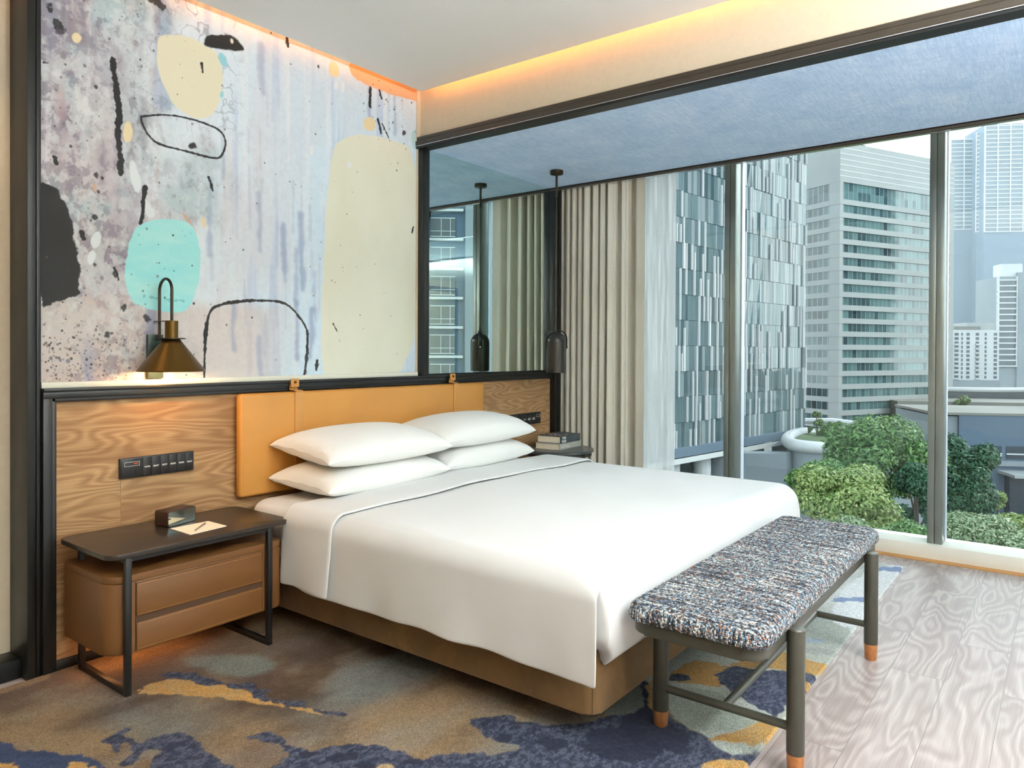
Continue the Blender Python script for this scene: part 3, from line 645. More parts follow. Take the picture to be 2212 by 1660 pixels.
    # far end: sunlit brightness put into the pale pile colour, blue streaks over it
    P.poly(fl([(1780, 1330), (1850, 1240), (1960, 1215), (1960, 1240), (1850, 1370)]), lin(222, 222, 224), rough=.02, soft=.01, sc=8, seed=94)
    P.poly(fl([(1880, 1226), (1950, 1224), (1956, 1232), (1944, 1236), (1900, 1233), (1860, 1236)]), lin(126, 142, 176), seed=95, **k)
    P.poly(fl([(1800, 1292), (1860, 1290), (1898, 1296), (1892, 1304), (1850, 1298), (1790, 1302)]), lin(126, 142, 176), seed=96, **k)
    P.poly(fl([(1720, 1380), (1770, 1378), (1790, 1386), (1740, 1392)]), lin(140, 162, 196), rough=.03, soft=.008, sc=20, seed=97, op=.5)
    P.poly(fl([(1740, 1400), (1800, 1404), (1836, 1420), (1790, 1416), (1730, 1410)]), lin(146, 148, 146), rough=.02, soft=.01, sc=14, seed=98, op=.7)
    c[:] = c*(1+(fbm(x*140, y*140, 30, 2)-.5)*.35)[:, None]
    idx = np.arange(nx*ny).reshape(nx, ny)
    f = np.stack([idx[:-1, :-1], idx[1:, :-1], idx[1:, 1:], idx[:-1, 1:]], -1).reshape(-1, 4)
    z = .0115+(fbm(x*60, y*60, 31, 3)-.5)*.0035
    edge = (x <= x0+1e-6) | (x >= x1-1e-6) | (y <= y0+1e-6) | (y >= y1-1e-6)
    z = np.where(edge, .0005, z)
    wob = (fbm(x*30, y*30, 33, 2)-.5)*.006
    v = np.stack([x+np.where(x > x1-.01, wob, 0), y+np.where(y < y0+.01, wob, 0), z], -1)
    return np_mesh('rug', v, f, np.clip(c, 0, 1))
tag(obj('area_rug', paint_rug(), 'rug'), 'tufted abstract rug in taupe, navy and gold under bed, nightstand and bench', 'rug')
FLR = .012

# ================================================================== THE BED
bed = thing('bed', 'low double bed on an ochre suede base with a white fitted mattress', 'bed', (2.98, 2.15, FLR))
bm = B(); prism(bm, rrect(2.02, 3.96, 1.205, 3.12, [.02, .02, .045, .045]), .10, .335, .008); obj('base', bm, 'velvet', bed)
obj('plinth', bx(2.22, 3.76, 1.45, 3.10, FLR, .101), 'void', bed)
bm = B(); prof_ = [(.006, .336), (0, .35), (0, .50)]+[(.055*(1-_c(a)), .505+.055*_s(a)) for a in np.linspace(.15, PI/2, 8)]+[(.12, .562)]
rr_ = [[bm.verts.new((px_, py_, z_)) for px_, py_ in rrect(2.0+i_, 3.98-i_, 1.215+i_, 3.123-i_*.5, max(.02, .09-i_*.4))] for i_, z_ in prof_]
for a_, b_ in zip(rr_, rr_[1:]):
    for k in range(len(a_)): bm.faces.new((a_[k], a_[(k+1) % len(a_)], b_[(k+1) % len(a_)], b_[k]))
bm.faces.new(rr_[-1]); bm.faces.new(rr_[0][::-1]); obj('mattress', bm, 'linen', bed)
# piping line round the suede corner
bm = B(); tube(bm, [(2.0325, 1.2165, .108), (2.0325, 1.2165, .33)], .0022, 6); obj('corner_seam', bm, 'velvet', bed)

def duvet_mesh(y_foot, y_head, xl, xr, ztop, zhem, th=0, seed=1, foot=True, flare=0.0, yl_foot=None):
    bm = B(); r = .085
    def prof():
        P = []
        for k in range(14): P.append(('L', k/14))
        for k in range(9): P.append(('AL', k/9))
        for k in range(60): P.append(('T', k/60))
        for k in range(9): P.append(('AR', k/9))
        for k in range(15): P.append(('R', k/14))
        return P
    PR = prof(); rows = []; ys = []
    n = 60 if foot else 10
    for j in range(n+1): ys.append(y_head+(y_foot-y_head)*(j/n))
    rf = .07
    def pt(k, t, y, dy):
        w1 = math.sin(y*9+seed)*.006+math.sin(y*23+seed*2)*.003
        if k in ('L', 'AL'): fl_ = 1
        if k == 'L':
            zz = zhem+(ztop-r-zhem)*t; wv = (1-t)**1.5
            hem = (math.sin(y*7.3+seed)*.005+math.sin(y*17)*.003)*(1-t)
            return [xl-flare*(1-t)+w1*wv*1.6, y+(flare*.6*(1-t) if not foot else 0), zz+hem]
        if k == 'AL':
            a_ = PI - t*PI/2; return [xl+r+r*_c(a_), y, ztop-r+r*_s(a_)]
        if k == 'T':
            xx = xl+r+(xr-xl-2*r)*t; return [xx, y, ztop+.012*math.sin(PI*t)+.0035*math.sin(xx*5+y*4+seed)+.0025*math.sin(xx*11-y*7)]
        if k == 'AR':
            a_ = PI/2 - t*PI/2; return [xr-r+r*_c(a_), y, ztop-r+r*_s(a_)]
        if k == 'R': return [xr+w1*t+.0*t, y, (ztop-r)+(zhem-(ztop-r))*t]
    for j, y in enumerate(ys):
        row = []
        for k, t in PR:
            p = pt(k, t, y, 0)
            if foot:
                d = y-y_foot
                if d < rf and k in ('T', 'AL', 'AR'):
                    s_ = 1-d/rf; drop = rf*(1-math.sqrt(max(0, 1-s_*s_)))*.62
                    f_ = 1 if k == 'T' else (t if k == 'AL' else 1-t)
                    p[2] -= drop*f_
            row.append(Vector(p))
        rows.append(row)
    V = grid(bm, rows)
    if foot:      # tucked foot end: hangs from the last row of the top down to the base and curls under
        last = rows[-1]; i0, i1 = 14+5, 14+9+60+4
        cols = last[i0:i1+1]; m_ = len(cols); F = []
        nr = 22
        for a in range(nr+1):
            t = a/nr; row = []
            for b, p in enumerate(cols):
                u = b/(m_-1); zt = p.z; zb = .255+.010*math.sin(u*9)+.035*max(0, 1-u*14)**2*0
                z = zt+(zb-zt)*t
                bulge = .030*math.sin(PI*min(1, t*1.05))*(1-.3*math.sin(u*5)**2)+.010
                inn = .035*max(0, (t-.80)/.20)**2
                crn = .10*max(0, (t-.55)/.45)**2
                x = p.x*(1)+ (max(0, 1-u*9)**2*crn) - (max(0, 1-(1-u)*9)**2*crn)
                ls = .0
                y = p.y-bulge*min(1, .35+6*t)*(1 if t > 0 else 0)+inn+ls*(t*1.0)+crn*.55*max(0, 1-u*16)**2
                y += .004*math.sin(u*40+t*3)*t*(1-t)
                zz = z+(.05*max(0, 1-u*14)**2+.05*max(0, 1-(1-u)*14)**2)*t**3
                row.append(Vector((x, y, zz)))
            a0 = row[0]; wrap = [Vector((a0.x-.004, a0.y+d_, a0.z)) for d_ in (.16, .09, .04, .014)]
            F.append(wrap+row)
        # share the first row of vertices
        VF = [[bm.verts.new(p) for p in F[0][:4]]+V[-1][i0:i1+1]]+[[bm.verts.new(p) for p in row] for row in F[1:]]
        for i in range(nr):
            for j in range(m_+3): bm.faces.new((VF[i][j], VF[i+1][j], VF[i+1][j+1], VF[i][j+1]))
        # free corner of the left drape swings a little past the foot
        for k in range(0, i0+1):
            f_ = 1-k/i0
            V[-1][k].co.y -= .012*f_+.008; V[-1][k].co.x -= .012*f_
            V[-2][k].co.y -= .006*f_
    return bm
def solid(o, t, off=-1):
    m_ = o.modifiers.new('thickness', 'SOLIDIFY'); m_.thickness = t; m_.offset = off; return o
def subd(o, n=1):
    m_ = o.modifiers.new('smooth', 'SUBSURF'); m_.levels = n; m_.render_levels = n; return o
dv = obj('duvet', duvet_mesh(1.165, 2.74, 1.948, 4.048, .582, .240), 'linen'); tag(dv, 'white cotton duvet draped over the bed, tucked at the foot', 'duvet')
subd(solid(dv, .006), 1)
fd = obj('turned_back_band', duvet_mesh(2.415, 2.755, 1.938, 4.056, .600, .250, seed=2, foot=False, flare=.012), 'linen', dv)
subd(solid(fd, .012), 1)

def pillow(name, label, cx, cy, cz, L, W, T, rotz=0, tx=0, ty=0, seed=1):
    bm = B(); n = 26; rnd = random.Random(seed)
    f = lambda a: math.copysign(abs(a)**.86, a)
    def P(u, v, s_):
        pin = .045*(1-abs(u)**3)*(abs(v)**6); pin2 = .055*(1-abs(v)**3)*(abs(u)**6)
        x = u*L/2*(1-pin2*1.1); y = v*W/2*(1-pin*1.6)
        h = ((1-abs(u)**2.2)*(1-abs(v)**2.2))**.42
        cr = .004*math.sin(u*19+seed)*math.sin(v*13+seed*2)*(abs(u)**3)
        z = s_*(T/2 if s_ > 0 else T/2*.82)*h + cr*s_
        z += .018*abs(u)**4*(-1 if s_ else 0)*0
        z -= .012*(abs(u*v))**3
        return Vector((x, y, z))
    us = [f(-1+2*i/n) for i in range(n+1)]; vs = [f(-1+2*i/n) for i in range(n+1)]
    T_ = [[bm.verts.new(P(u, v, 1)) for v in vs] for u in us]
    Bt = [[T_[i][j] if i in (0, n) or j in (0, n) else bm.verts.new(P(us[i], vs[j], -1)) for j in range(n+1)] for i in range(n+1)]
    for i in range(n):
        for j in range(n):
            bm.faces.new((T_[i][j], T_[i+1][j], T_[i+1][j+1], T_[i][j+1]))
            bm.faces.new((Bt[i][j], Bt[i][j+1], Bt[i+1][j+1], Bt[i+1][j]))
    o = obj(name, bm, 'pillow'); subd(o)
    o.location = (cx, cy, cz); o.rotation_euler = (tx, ty, rotz)
    return tag(o, label, 'pillow', 'white pillows stacked at the head of the bed')
pillow('pillow', 'white pillow at the bottom of the left stack, resting on the mattress', 2.53, 2.885, .655, .86, .47, .185, .02, .05, -.01, 1)
pillow('pillow', 'white pillow on top of the left stack, its left corner pointing at the sconce', 2.53, 2.875, .800, .85, .48, .190, -.01, .11, .00, 2)
pillow('pillow', 'white pillow at the bottom of the right stack, nearer the window', 3.36, 2.905, .660, .86, .43, .185, .01, .03, -.01, 3)
pillow('pillow', 'white pillow on top of the right stack, its tip below the right switch panel', 3.33, 2.885, .810, .87, .44, .195, -.01, .10, -.01, 4)

# hanging leather headboard
hb = thing('headboard', 'tan leather headboard cushion hung from the ledge by two straps', 'headboard', (2.88, 3.14, .573))
bm = B(); box(bm, 1.972, 3.79, 3.125, 3.172, .573, 1.070, .018, 4); obj('cushion', bm, 'tan_leather', hb)
for xs in (2.302, 3.502):
    bm = B()
    box(bm, xs-.024, xs+.024, 3.1205, 3.1255, .585, 1.066, .001)
    P_ = [(3.1205, 1.064), (3.122, 1.074), (3.132, 1.0785), (3.150, 1.0775), (3.153, 1.085), (3.151, 1.10), (3.144, 1.112), (3.147, 1.140)]
    for (ya, za), (yb, zb) in zip(P_[:-1], P_[1:-1]):
        r0_ = [bm.verts.new((xs-.024-.013*(ya > 3.13), ya, za)), bm.verts.new((xs+.024-.013*(ya > 3.13), ya, za)), bm.verts.new((xs+.024-.013*(yb > 3.13), yb, zb)), bm.verts.new((xs-.024-.013*(yb > 3.13), yb, zb))]
        bm.faces.new(r0_)
    box(bm, xs-.037, xs+.012, 3.139, 3.146, 1.092, 1.134, .004)
    st = obj('strap', bm, 'strap_leather', hb); solid(st, .003, 0)
    bm = B(); bmesh.ops.create_uvsphere(bm, u_segments=14, v_segments=8, radius=.008, matrix=Matrix.Translation((xs-.013, 3.137, 1.118))); obj('stud', bm, 'brass', st)
# seam stitches along the cushion's left face
bm = B()
for k in range(46): z = .59+k*.0104; box(bm, 1.9865, 1.9885, 3.1236, 3.1252, z, z+.006)
for k in range(90): pass
obj('stitching', bm, 'strap_leather', hb)

# ================================================================== LEFT NIGHTSTAND
ns = thing('nightstand', 'tan leather two-drawer cabinet hung in a black metal frame, left of the bed', 'nightstand', (1.58, 2.93, FLR))
bm = B(); prism(bm, rrect(1.195, 1.965, 2.715, 3.158, .045), .520, .538, .003); obj('table_top', bm, 'table_top', ns)
for xs in (1.268, 1.862):
    bm = B(); r_ = .011
    box(bm, xs-r_, xs+r_, 2.722, 2.744, FLR, .520, .002); box(bm, xs-r_, xs+r_, 3.105, 3.127, FLR, .520, .002); box(bm, xs-r_, xs+r_, 2.744, 3.105, FLR, FLR+.022, .002)
    box(bm, xs-r_, xs+r_, 2.744, 3.105, .498, .520, .002)
    fr_ = obj('side_frame', bm, 'black_metal', ns)
    bm = B(); box(bm, xs-.009, xs+.009, 2.752, 2.775, FLR, FLR+.004); obj('foot_pad', bm, 'black_metal', fr_)
box(bm := B(), 1.268, 1.862, 2.728, 2.742, .503, .520); obj('front_rail', bm, 'black_metal', ns)
bm = B(); prism(bm, rrect(1.212, 1.945, 2.752, 3.150, [.02, .02, .075, .03]), .155, .418, .006)
# solid body behind the drawers
obj('cabinet', bm, 'cabinet_leather', ns)
bm = B(); prism(bm, rrect(1.212, 1.945, 2.750, 3.150, [.02, .02, .075, .03]), .4195, .446, .003); obj('cabinet_lid', bm, 'cabinet_leather', ns)
d1 = obj('drawer', bx(1.308, 1.838, 2.7455, 2.7545, .288, .412, .003), 'cabinet_leather', ns)
d2 = obj('drawer', bx(1.308, 1.838, 2.7455, 2.7545, .160, .264, .003), 'cabinet_leather', ns)
obj('finger_gap', bx(1.308, 1.838, 2.7505, 2.7530, .264, .288), plain('shaded_leather_groove', srgb(74, 48, 26), .7, noise=.05), ns)  # strip coloured dark to stand for the shade between the drawers
for xx in (1.305, 1.8405): obj('seam', bx(xx-.001, xx+.001, 2.7508, 2.7525, .158, .416), 'void', ns)
for dr, za, zb in ((d1, .288, .412), (d2, .160, .264)):
    for z in (za+.006, zb-.006):
        bm = B()
        for k in range(84): x = 1.315+k*.0062; box(bm, x, x+.004, 2.7448, 2.7458, z-.0005, z+.0005)
        obj('stitching', bm, 'strap_leather', dr)
bm = B(); box(bm, 1.40, 1.75, 2.90, 2.93, .146, .156, .001); obj('night_light_strip', bm, 'black_metal', ns)
add_light('under_cabinet_led', 'AREA', (1.46, 3.04, .143), .42, (1, .42, .14), (0, 0, -1), shape='RECTANGLE', size=.45, size_y=.05)
# clock
ck = thing('alarm_clock', 'small dark bedside clock with a mirrored face on the left nightstand', 'clock', (1.608, 3.03, .538), .25)
bm = B(); r_ = rrect(-.0735, .0735, 0, .066, .010)
v0 = [bm.verts.new((x, -.034, z)) for x, z in r_]; v1_ = [bm.verts.new((x, .04, z)) for x, z in r_]
bm.faces.new(v0); bm.faces.new(v1_[::-1])
for k in range(len(v0)): bm.faces.new((v0[k], v1_[k], v1_[(k+1) % len(v0)], v0[(k+1) % len(v0)]))
obj('case', bm, plain('dark_walnut_case', srgb(58, 36, 26), .4, noise=.15, nscale=50), ck, local=True)
bm = B(); r_ = rrect(-.0705, .0705, .003, .063, .008); v0 = [bm.verts.new((x, -.0352, z)) for x, z in r_]; v1_ = [bm.verts.new((x, -.034, z)) for x, z in r_]; bm.faces.new(v0)
for k in range(len(v0)): bm.faces.new((v0[k], v1_[k], v1_[(k+1) % len(v0)], v0[(k+1) % len(v0)]))
obj('display', bm, 'alarm_mirror', ck, local=True, sm=False)
obj('snooze_button', bx(-.06, -.03, .0, .012, .0655, .0672, .0006), 'black_metal', ck, local=True)
bm = B(); pp = [hit(368, 1143, 2, .539), hit(411, 1156, 2, .539), hit(489, 1137, 2, .539), hit(450, 1127, 2, .539)]
vb = [bm.verts.new((p[0], p[1], .538)) for p in pp]; vt_ = [bm.verts.new((p[0], p[1], .5408)) for p in pp]; bm.faces.new(vb); bm.faces.new(vt_[::-1])
for k in range(4): bm.faces.new((vb[k], vb[(k+1) % 4], vt_[(k+1) % 4], vt_[k]))
tag(obj('notepad', bm, 'paper', sm=False), 'blank cream notepad on the nightstand in front of the clock', 'notepad')
pen = thing('pen', 'slim metallic pen lying across the cream notepad', 'pen', tuple(hit(432, 1139, 2, .545)))
pa, pb = hit(421, 1147, 2, .545), hit(443, 1131, 2, .545); pa[2] = pb[2] = .5446; pa, pb = Vector(pa), Vector(pb)
bm = B(); tube(bm, [pa, pa+(pb-pa)*.04, pa+(pb-pa)*.72], [.0015, .0036, .0036], 12); obj('barrel', bm, 'chrome', pen)
bm = B(); tube(bm, [pa+(pb-pa)*.72, pb], .0037, 12); obj('cap', bm, plain('brushed_silver', srgb(150, 152, 160), .3, .9, noise=.05), pen)

# switch plates
def plate(name, label, x0, x1, z0, z1, socket_left, words, cells):
    t = thing(name, label, 'switch panel', ((x0+x1)/2, 3.185, z0))
    obj('backplate', bx(x0, x1, 3.170, 3.186, z0, z1, .0015), 'black_metal', t)
    wd = x1-x0; sw = wd*.285 if socket_left else wd*.17; n = cells
    sx0 = x0+.004 if socket_left else x1-sw; sx1 = sx0+sw-.006
    so = obj('socket_module', bx(sx0, sx1, 3.1665, 3.171, z0+.004, z1-.004, .001), 'black_metal', t)
    zc = (z0+z1)/2; cx_ = (sx0+sx1)/2
    bm = B(); w_ = (sx1-sx0)*.36; h_ = .0085; zz = z1-.026
    for a, b, c_, d_ in ((-w_, w_, h_-.0006, h_+.0006), (-w_, w_, -h_-.0006, -h_+.0006), (-w_-.0006, -w_+.0006, -h_, h_), (w_-.0006, w_+.0006, -h_, h_)): box(bm, cx_+a, cx_+b, 3.1656, 3.1666, zz+c_, zz+d_)
    obj('usb_outline', bm, 'text_white', so)
    obj('indicator', bx(cx_+w_*.25, cx_+w_*.8, 3.1656, 3.1666, zz-.002, zz+.003), 'red_led', so)
    bm = B(); s_ = 1 if socket_left else .7
    for dx, dz, a, b in ((0, .004, .0022, .0045), (-.009*s_, -.012, .0045*s_, .0022), (.009*s_, -.012, .0045*s_, .0022)):
        box(bm, cx_-.010*s_+dx-a, cx_-.010*s_+dx+a, 3.1655, 3.1668, zc-.010+dz-b, zc-.010+dz+b)
    obj('socket_holes', bm, 'void', so)
    obj('rocker', bx(cx_+.016*s_, cx_+.027*s_, 3.163, 3.167, zc-.024, zc-.004, .0008), 'void', so)
    a0 = sx1+.003 if socket_left else x0+.004; a1 = x1-.003 if socket_left else sx0-.002; cw = (a1-a0)/n
    for k in range(n):
        b_ = obj('switch', bx(a0+k*cw+.0007, a0+(k+1)*cw-.0007, 3.1665, 3.171, z0+.004, z1-.004, .001), 'black_metal', t)
        if words[k]: add_text('lettering', words[k], .0092, (a0+(k+.5)*cw, 3.1660, zc-.002), (1, 0, 0), (0, 0, 1), 'text_white', b_, fit=min(cw*.62, .0058*len(words[k])), bold=.0002)
    return t
plate('switch_panel', 'black panel of six labelled switches and a socket above the left nightstand', 1.440, 1.765, .733, .819, True, ['MASTER', 'BRIGHT', 'SOFT', 'BEDSIDE', 'READING', 'NIGHT'], 6)
plate('switch_panel', 'black switch panel on the oak to the right of the headboard, half behind pillows', 4.108, 4.512, .739, .824, False, ['MASTER', 'BRIGHT', 'SOFT', 'NIGHT', 'OPEN\nSHEER', 'CLOSE\nSHEER'], 6)

# sconce
sc = thing('wall_sconce', 'aged brass cone wall light with looped stem above the left nightstand', 'lamp', (1.600, 3.196, 1.155))
obj('backplate', bx(1.560, 1.628, 3.176, 3.195, 1.155, 1.346, .002), plain('patina_backplate', srgb(70, 84, 76), .45, .5, noise=.12), sc)
bm = B(); lathe(bm, 1.604, 3.062, [(.135, 1.187), (.1355, 1.191), (.036, 1.322), (.034, 1.326), (.0335, 1.3245), (.035, 1.320), (.1335, 1.189)], 56, cap=False)
sh = obj('shade', bm, 'brass', sc)
bm = B(); lathe(bm, 1.604, 3.062, [(.0, 1.326), (.056, 1.326), (.056, 1.3305), (.0, 1.3305)], 36, cap=False); obj('collar_disc', bm, 'dark_brass', sc)
bm = B(); lathe(bm, 1.604, 3.062, [(.0, 1.3305), (.0265, 1.3305), (.0265, 1.404), (.0, 1.405)], 36, cap=False); obj('socket_cup', bm, 'brass', sc)
pts = [(1.604, 3.165, 1.329)]+[(1.604, 3.165, z) for z in np.linspace(1.36, 1.535, 7)]
pts += [(1.604, 3.1125+.0525*_c(a), 1.535+.052*_s(a)) for a in np.linspace(.15, PI, 16)]+[(1.604, 3.060, z) for z in np.linspace(1.51, 1.404, 6)]
bm = B(); tube(bm, pts, .0062, 14); obj('loop_stem', bm, 'dark_brass', sc)
obj('arm', bx(1.594, 1.614, 3.03, 3.190, 1.321, 1.331, .002), 'dark_brass', sc)
obj('strap_plate', bx(1.588, 1.620, 3.06, 3.190, 1.4025, 1.4055, .001), 'dark_brass', sc)
bm = B(); tube(bm, [(1.560, 3.186, 1.205), (1.545, 3.186, 1.205)], .007, 12); tube(bm, [(1.545, 3.186, 1.205), (1.538, 3.186, 1.205)], .010, 12); obj('knob', bm, 'dark_brass', sc)
bm = B(); lathe(bm, 1.604, 3.062, [(0, 1.228), (.018, 1.238), (.026, 1.256), (.02, 1.282), (.012, 1.30), (.012, 1.325)], 20)
q = NT('warm_bulb'); q.set(Base_Color=(1, .8, .5, 1)); q.b.inputs['Emission Color'].default_value = (1, .58, .26, 1); q.b.inputs['Emission Strength'].default_value = 12
obj('bulb', bm, q.m, sc)
add_light('sconce_bulb_light', 'POINT', (1.604, 3.062, 1.215), 3.2, (1, .62, .30), None, shadow_soft_size=.03)

# ================================================================== BENCH
bn = thing('bench', 'long bench with tweed cushion, dark olive frame and copper-tipped legs at the bed foot', 'bench', (2.80, .88, 0))
bm = B(); prism(bm, rrect(2.035, 3.575, .676, 1.090, .055), .405, .452, .010); obj('seat_frame', bm, 'olive_metal', bn)
def cushion():
    bm = B(); x0, x1, y0, y1, z0, z1 = 2.022, 3.588, .664, 1.102, .450, .500
    nx, ny = 320, 96; rows = []
    for i in range(nx+1):
        row = []
        for j in range(ny+1):
            u = -1+2*i/nx; v = -1+2*j/ny
            # superellipse footprint with rolled edge
            k = max(abs(u), abs(v)); 
            x = (x0+x1)/2+(x1-x0)/2*u; y = (y0+y1)/2+(y1-y0)/2*v
            dx = min(x-x0, x1-x); dy = min(y-y0, y1-y)
            row.append((x, y, dx, dy))
        rows.append(row)
    R_ = .055; r_ = .028
    V = []
    for row in rows:
        L = []
        for x, y, dx, dy in row:
            d = min(dx, dy)
            # corner rounding of the plan
            if dx < R_ and dy < R_:
                cx_ = x0+R_ if x-x0 < R_ else x1-R_; cy_ = y0+R_ if y-y0 < R_ else y1-R_
                ex, ey = x-cx_, y-cy_; m_ = max(abs(ex), abs(ey)); l_ = math.hypot(ex, ey)
                if l_ > 1e-6: x = cx_+ex/l_*m_; y = cy_+ey/l_*m_
                d = R_-m_
            drop = 0
            if d < r_: drop = r_-math.sqrt(max(0, r_*r_-(r_-d)**2))
            puff = .006*(1-((x-(x0+x1)/2)/((x1-x0)/2))**4)*(1-((y-(y0+y1)/2)/((y1-y0)/2))**4)
            bump_ = .0018*(math.sin(x*410)*math.sin(y*260+x*31))+.001*math.sin(x*173+y*91)
            L.append(bm.verts.new((x, y, z1-drop+puff+bump_)))
        V.append(L)
    for i in range(nx):
        for j in range(ny): bm.faces.new((V[i][j], V[i+1][j], V[i+1][j+1], V[i][j+1]))
    # side skirt down to the frame
    loop = [V[i][0] for i in range(nx+1)]+[V[nx][j] for j in range(1, ny+1)]+[V[i][ny] for i in range(nx-1, -1, -1)]+[V[0][j] for j in range(ny-1, 0, -1)]
    cxm, cym = (x0+x1)/2, (y0+y1)/2; prev = loop; steps = 10
    for s_ in range(1, steps+1):
        t = s_/steps; cur = []
        for k, v in enumerate(loop):
            ox, oy = v.co.x, v.co.y; nrm = Vector((0, 0))
            o_ = .004*math.sin(PI*t)-.004*t+.0016*math.sin(k*1.35+s_*.6)*math.sin(s_*2.1)
            lx = x0 if ox < x0+.06 else (x1 if ox > x1-.06 else None); ly = y0 if oy < y0+.06 else (y1 if oy > y1-.06 else None)
            dx_ = (-1 if lx == x0 else 1) if lx is not None else 0; dy_ = (-1 if ly == y0 else 1) if ly is not None else 0
            l_ = math.hypot(dx_, dy_) or 1
            cur.append(bm.verts.new((ox+dx_/l_*o_, oy+dy_/l_*o_, (z1-r_)-(z1-r_-z0+.004)*t)))
        n_ = len(loop)
        for k in range(n_): bm.faces.new((prev[k], prev[(k+1) % n_], cur[(k+1) % n_], cur[k]))
        prev = cur
    return bm
obj('seat_cushion', cushion(), 'tweed', bn)
for lx, ly, zb in ((2.277, .652, 0), (3.332, .652, 0), (2.277, 1.096, FLR), (3.332, 1.096, FLR)):
    out_ = ly < .8
    zt = .447 if out_ else .406; yy = ly
    bm = B(); lathe(bm, lx, yy, [(.0255, .066), (.0268, .068), (.0268, zt-.004), (.0235, zt), (0, zt+.0005)], 28, cap=False); lg = obj('leg', bm, 'olive_metal', bn)
    bm = B(); lathe(bm, lx, yy, [(0, zb), (.020, zb), (.0235, zb+.005), (.0262, .066), (0, .0665)], 28, cap=False); obj('leg_tip', bm, 'copper', lg)
for lx in (2.277, 3.332):
    bm = B(); tube(bm, [(lx, .66, .142), (lx, 1.09, .142)], .0135, 16); obj('cross_stretcher', bm, 'olive_metal', bn)
bm = B(); tube(bm, [(2.28, .874, .142), (3.33, .874, .142)], .0135, 16); obj('long_stretcher', bm, 'olive_metal', bn)

# ================================================================== RIGHT SIDE TABLE, BOOKS, PENDANT
rt = thing('side_table', 'round dark metal side table right of the bed carrying two books', 'side table', (4.37, 2.915, FLR))
bm = B(); lathe(bm, 4.375, 2.915, [(0, .565), (.245, .565), (.252, .568), (.252, .582), (.248, .585), (0, .585)], 64, cap=False); obj('table_top', bm, plain('slate_metal_top', srgb(86, 92, 92), .3, .5, noise=.08), rt)
bm = B(); lathe(bm, 4.375, 2.915, [(.225, .540), (.235, .540), (.235, .565), (.225, .565)], 48, cap=False); obj('rim', bm, 'gunmetal', rt)
for k in range(4):
    a = PI/4+.35+k*PI/2; bm = B(); x, y = 4.375+.215*_c(a), 2.915+.215*_s(a); tube(bm, [(x, y, FLR), (x, y, .56)], .011, 12); obj('leg', bm, 'gunmetal', rt)
bm = B(); lathe(bm, 4.375, 2.915, [(0, .16), (.205, .16), (.205, .175), (0, .175)], 40, cap=False); obj('lower_shelf', bm, 'gunmetal', rt)
def book(label, x0, y0, wd, dp, z0, h, cover, pages, title, tsz, tcol, rot, bold=0, deco=None):
    t = thing('book', label, 'book', (x0, y0, z0), rot, 'books stacked on the round side table')
    bm = B(); box(bm, 0, wd, 0, dp, 0, .003, .0008); box(bm, 0, wd, 0, dp, h-.003, h, .0008); box(bm, 0, wd, 0, .004, 0, h, .001)
    cv = obj('cover', bm, cover, t, local=True)
    obj('page_block', bx(.004, wd-.004, .004, dp-.005, .003, h-.003), pages, t, local=True)
    me = add_text('title', title, tsz, (0, 0, 0), (1, 0, 0), (0, 0, 1), tcol, None, depth=.0003, bold=bold)
    xs = [v.co.x for v in me.data.vertices]; zs = [v.co.z for v in me.data.vertices]
    for v in me.data.vertices: v.co = Vector((v.co.x-min(xs)+.018, v.co.y-.0006, v.co.z-(min(zs)+max(zs))/2+h/2))
    me.parent = cv
    return t
b1 = book('pale grey book with white spine lettering, under the dark book', 4.268, 2.835, .31, .205, .585, .043, plain('pale_grey_cover', srgb(176, 176, 166), .5, noise=.03), 'paper', 'AnOther', .034, 'text_white', .055)
b2 = book('dark slate book with bold white title, on top of the pale book', 4.292, 2.845, .285, .195, .6285, .050, plain('slate_cover', srgb(58, 70, 76), .45, noise=.05), 'paper', 'TOM\nFORD', .024, 'text_white', .055, bold=.0012)
# scattered pale print on the dark book's top cover
bm = B(); rnd = random.Random(3)
for k in range(16):
    cx_, cy_ = .03+.07*(k % 2)+rnd.uniform(0, .05), .02+.010*k; P_ = [(cx_+rnd.uniform(.008, .016)*_c(a), cy_+rnd.uniform(.004, .009)*_s(a)) for a in np.linspace(0, 2*PI, 9)[:-1]]
    prism(bm, P_, .0500, .0504)
obj('cover_print', bm, plain('blush_print', srgb(224, 190, 176), .6, noise=.05), b2.children[0], local=True, sm=False)

pd = thing('pendant_lamp', 'dark gunmetal dome pendant hanging beside the mirror over the side table', 'lamp', (4.232, 2.848, 2.537))
bm = B(); lathe(bm, 4.232, 2.848, [(0, 2.512), (.044, 2.512), (.046, 2.514), (.046, 2.537), (0, 2.537)], 36, cap=False); obj('ceiling_cup', bm, 'dark_brass', pd)
bm = B(); tube(bm, [(4.232, 2.848, 2.515), (4.232, 2.848, 2.36)], .0085, 12); tube(bm, [(4.232, 2.848, 2.37), (4.232, 2.848, 1.43)], .0042, 10); tube(bm, [(4.232, 2.848, 1.46), (4.232, 2.848, 1.40)], .0075, 12); obj('stem', bm, 'dark_brass', pd)
R_ = .071
prof = [(R_-.003, 1.133), (R_, 1.134), (R_, 1.345)]+[(R_*_c(a), 1.345+R_*.98*_s(a)) for a in np.linspace(.1, PI/2-.02, 12)]+[(.004, 1.414)]
prof_in = [(r-.003 if r > .01 else .001, z-.003) for r, z in prof[1:-1]][::-1]
bm = B(); lathe(bm, 4.232, 2.848, prof+prof_in+[(R_-.003, 1.133)], 44, cap=False); obj('shade', bm, 'gunmetal', pd)
ang = YAW+PI/2+.2; ux, uy = _c(ang), _s(ang)
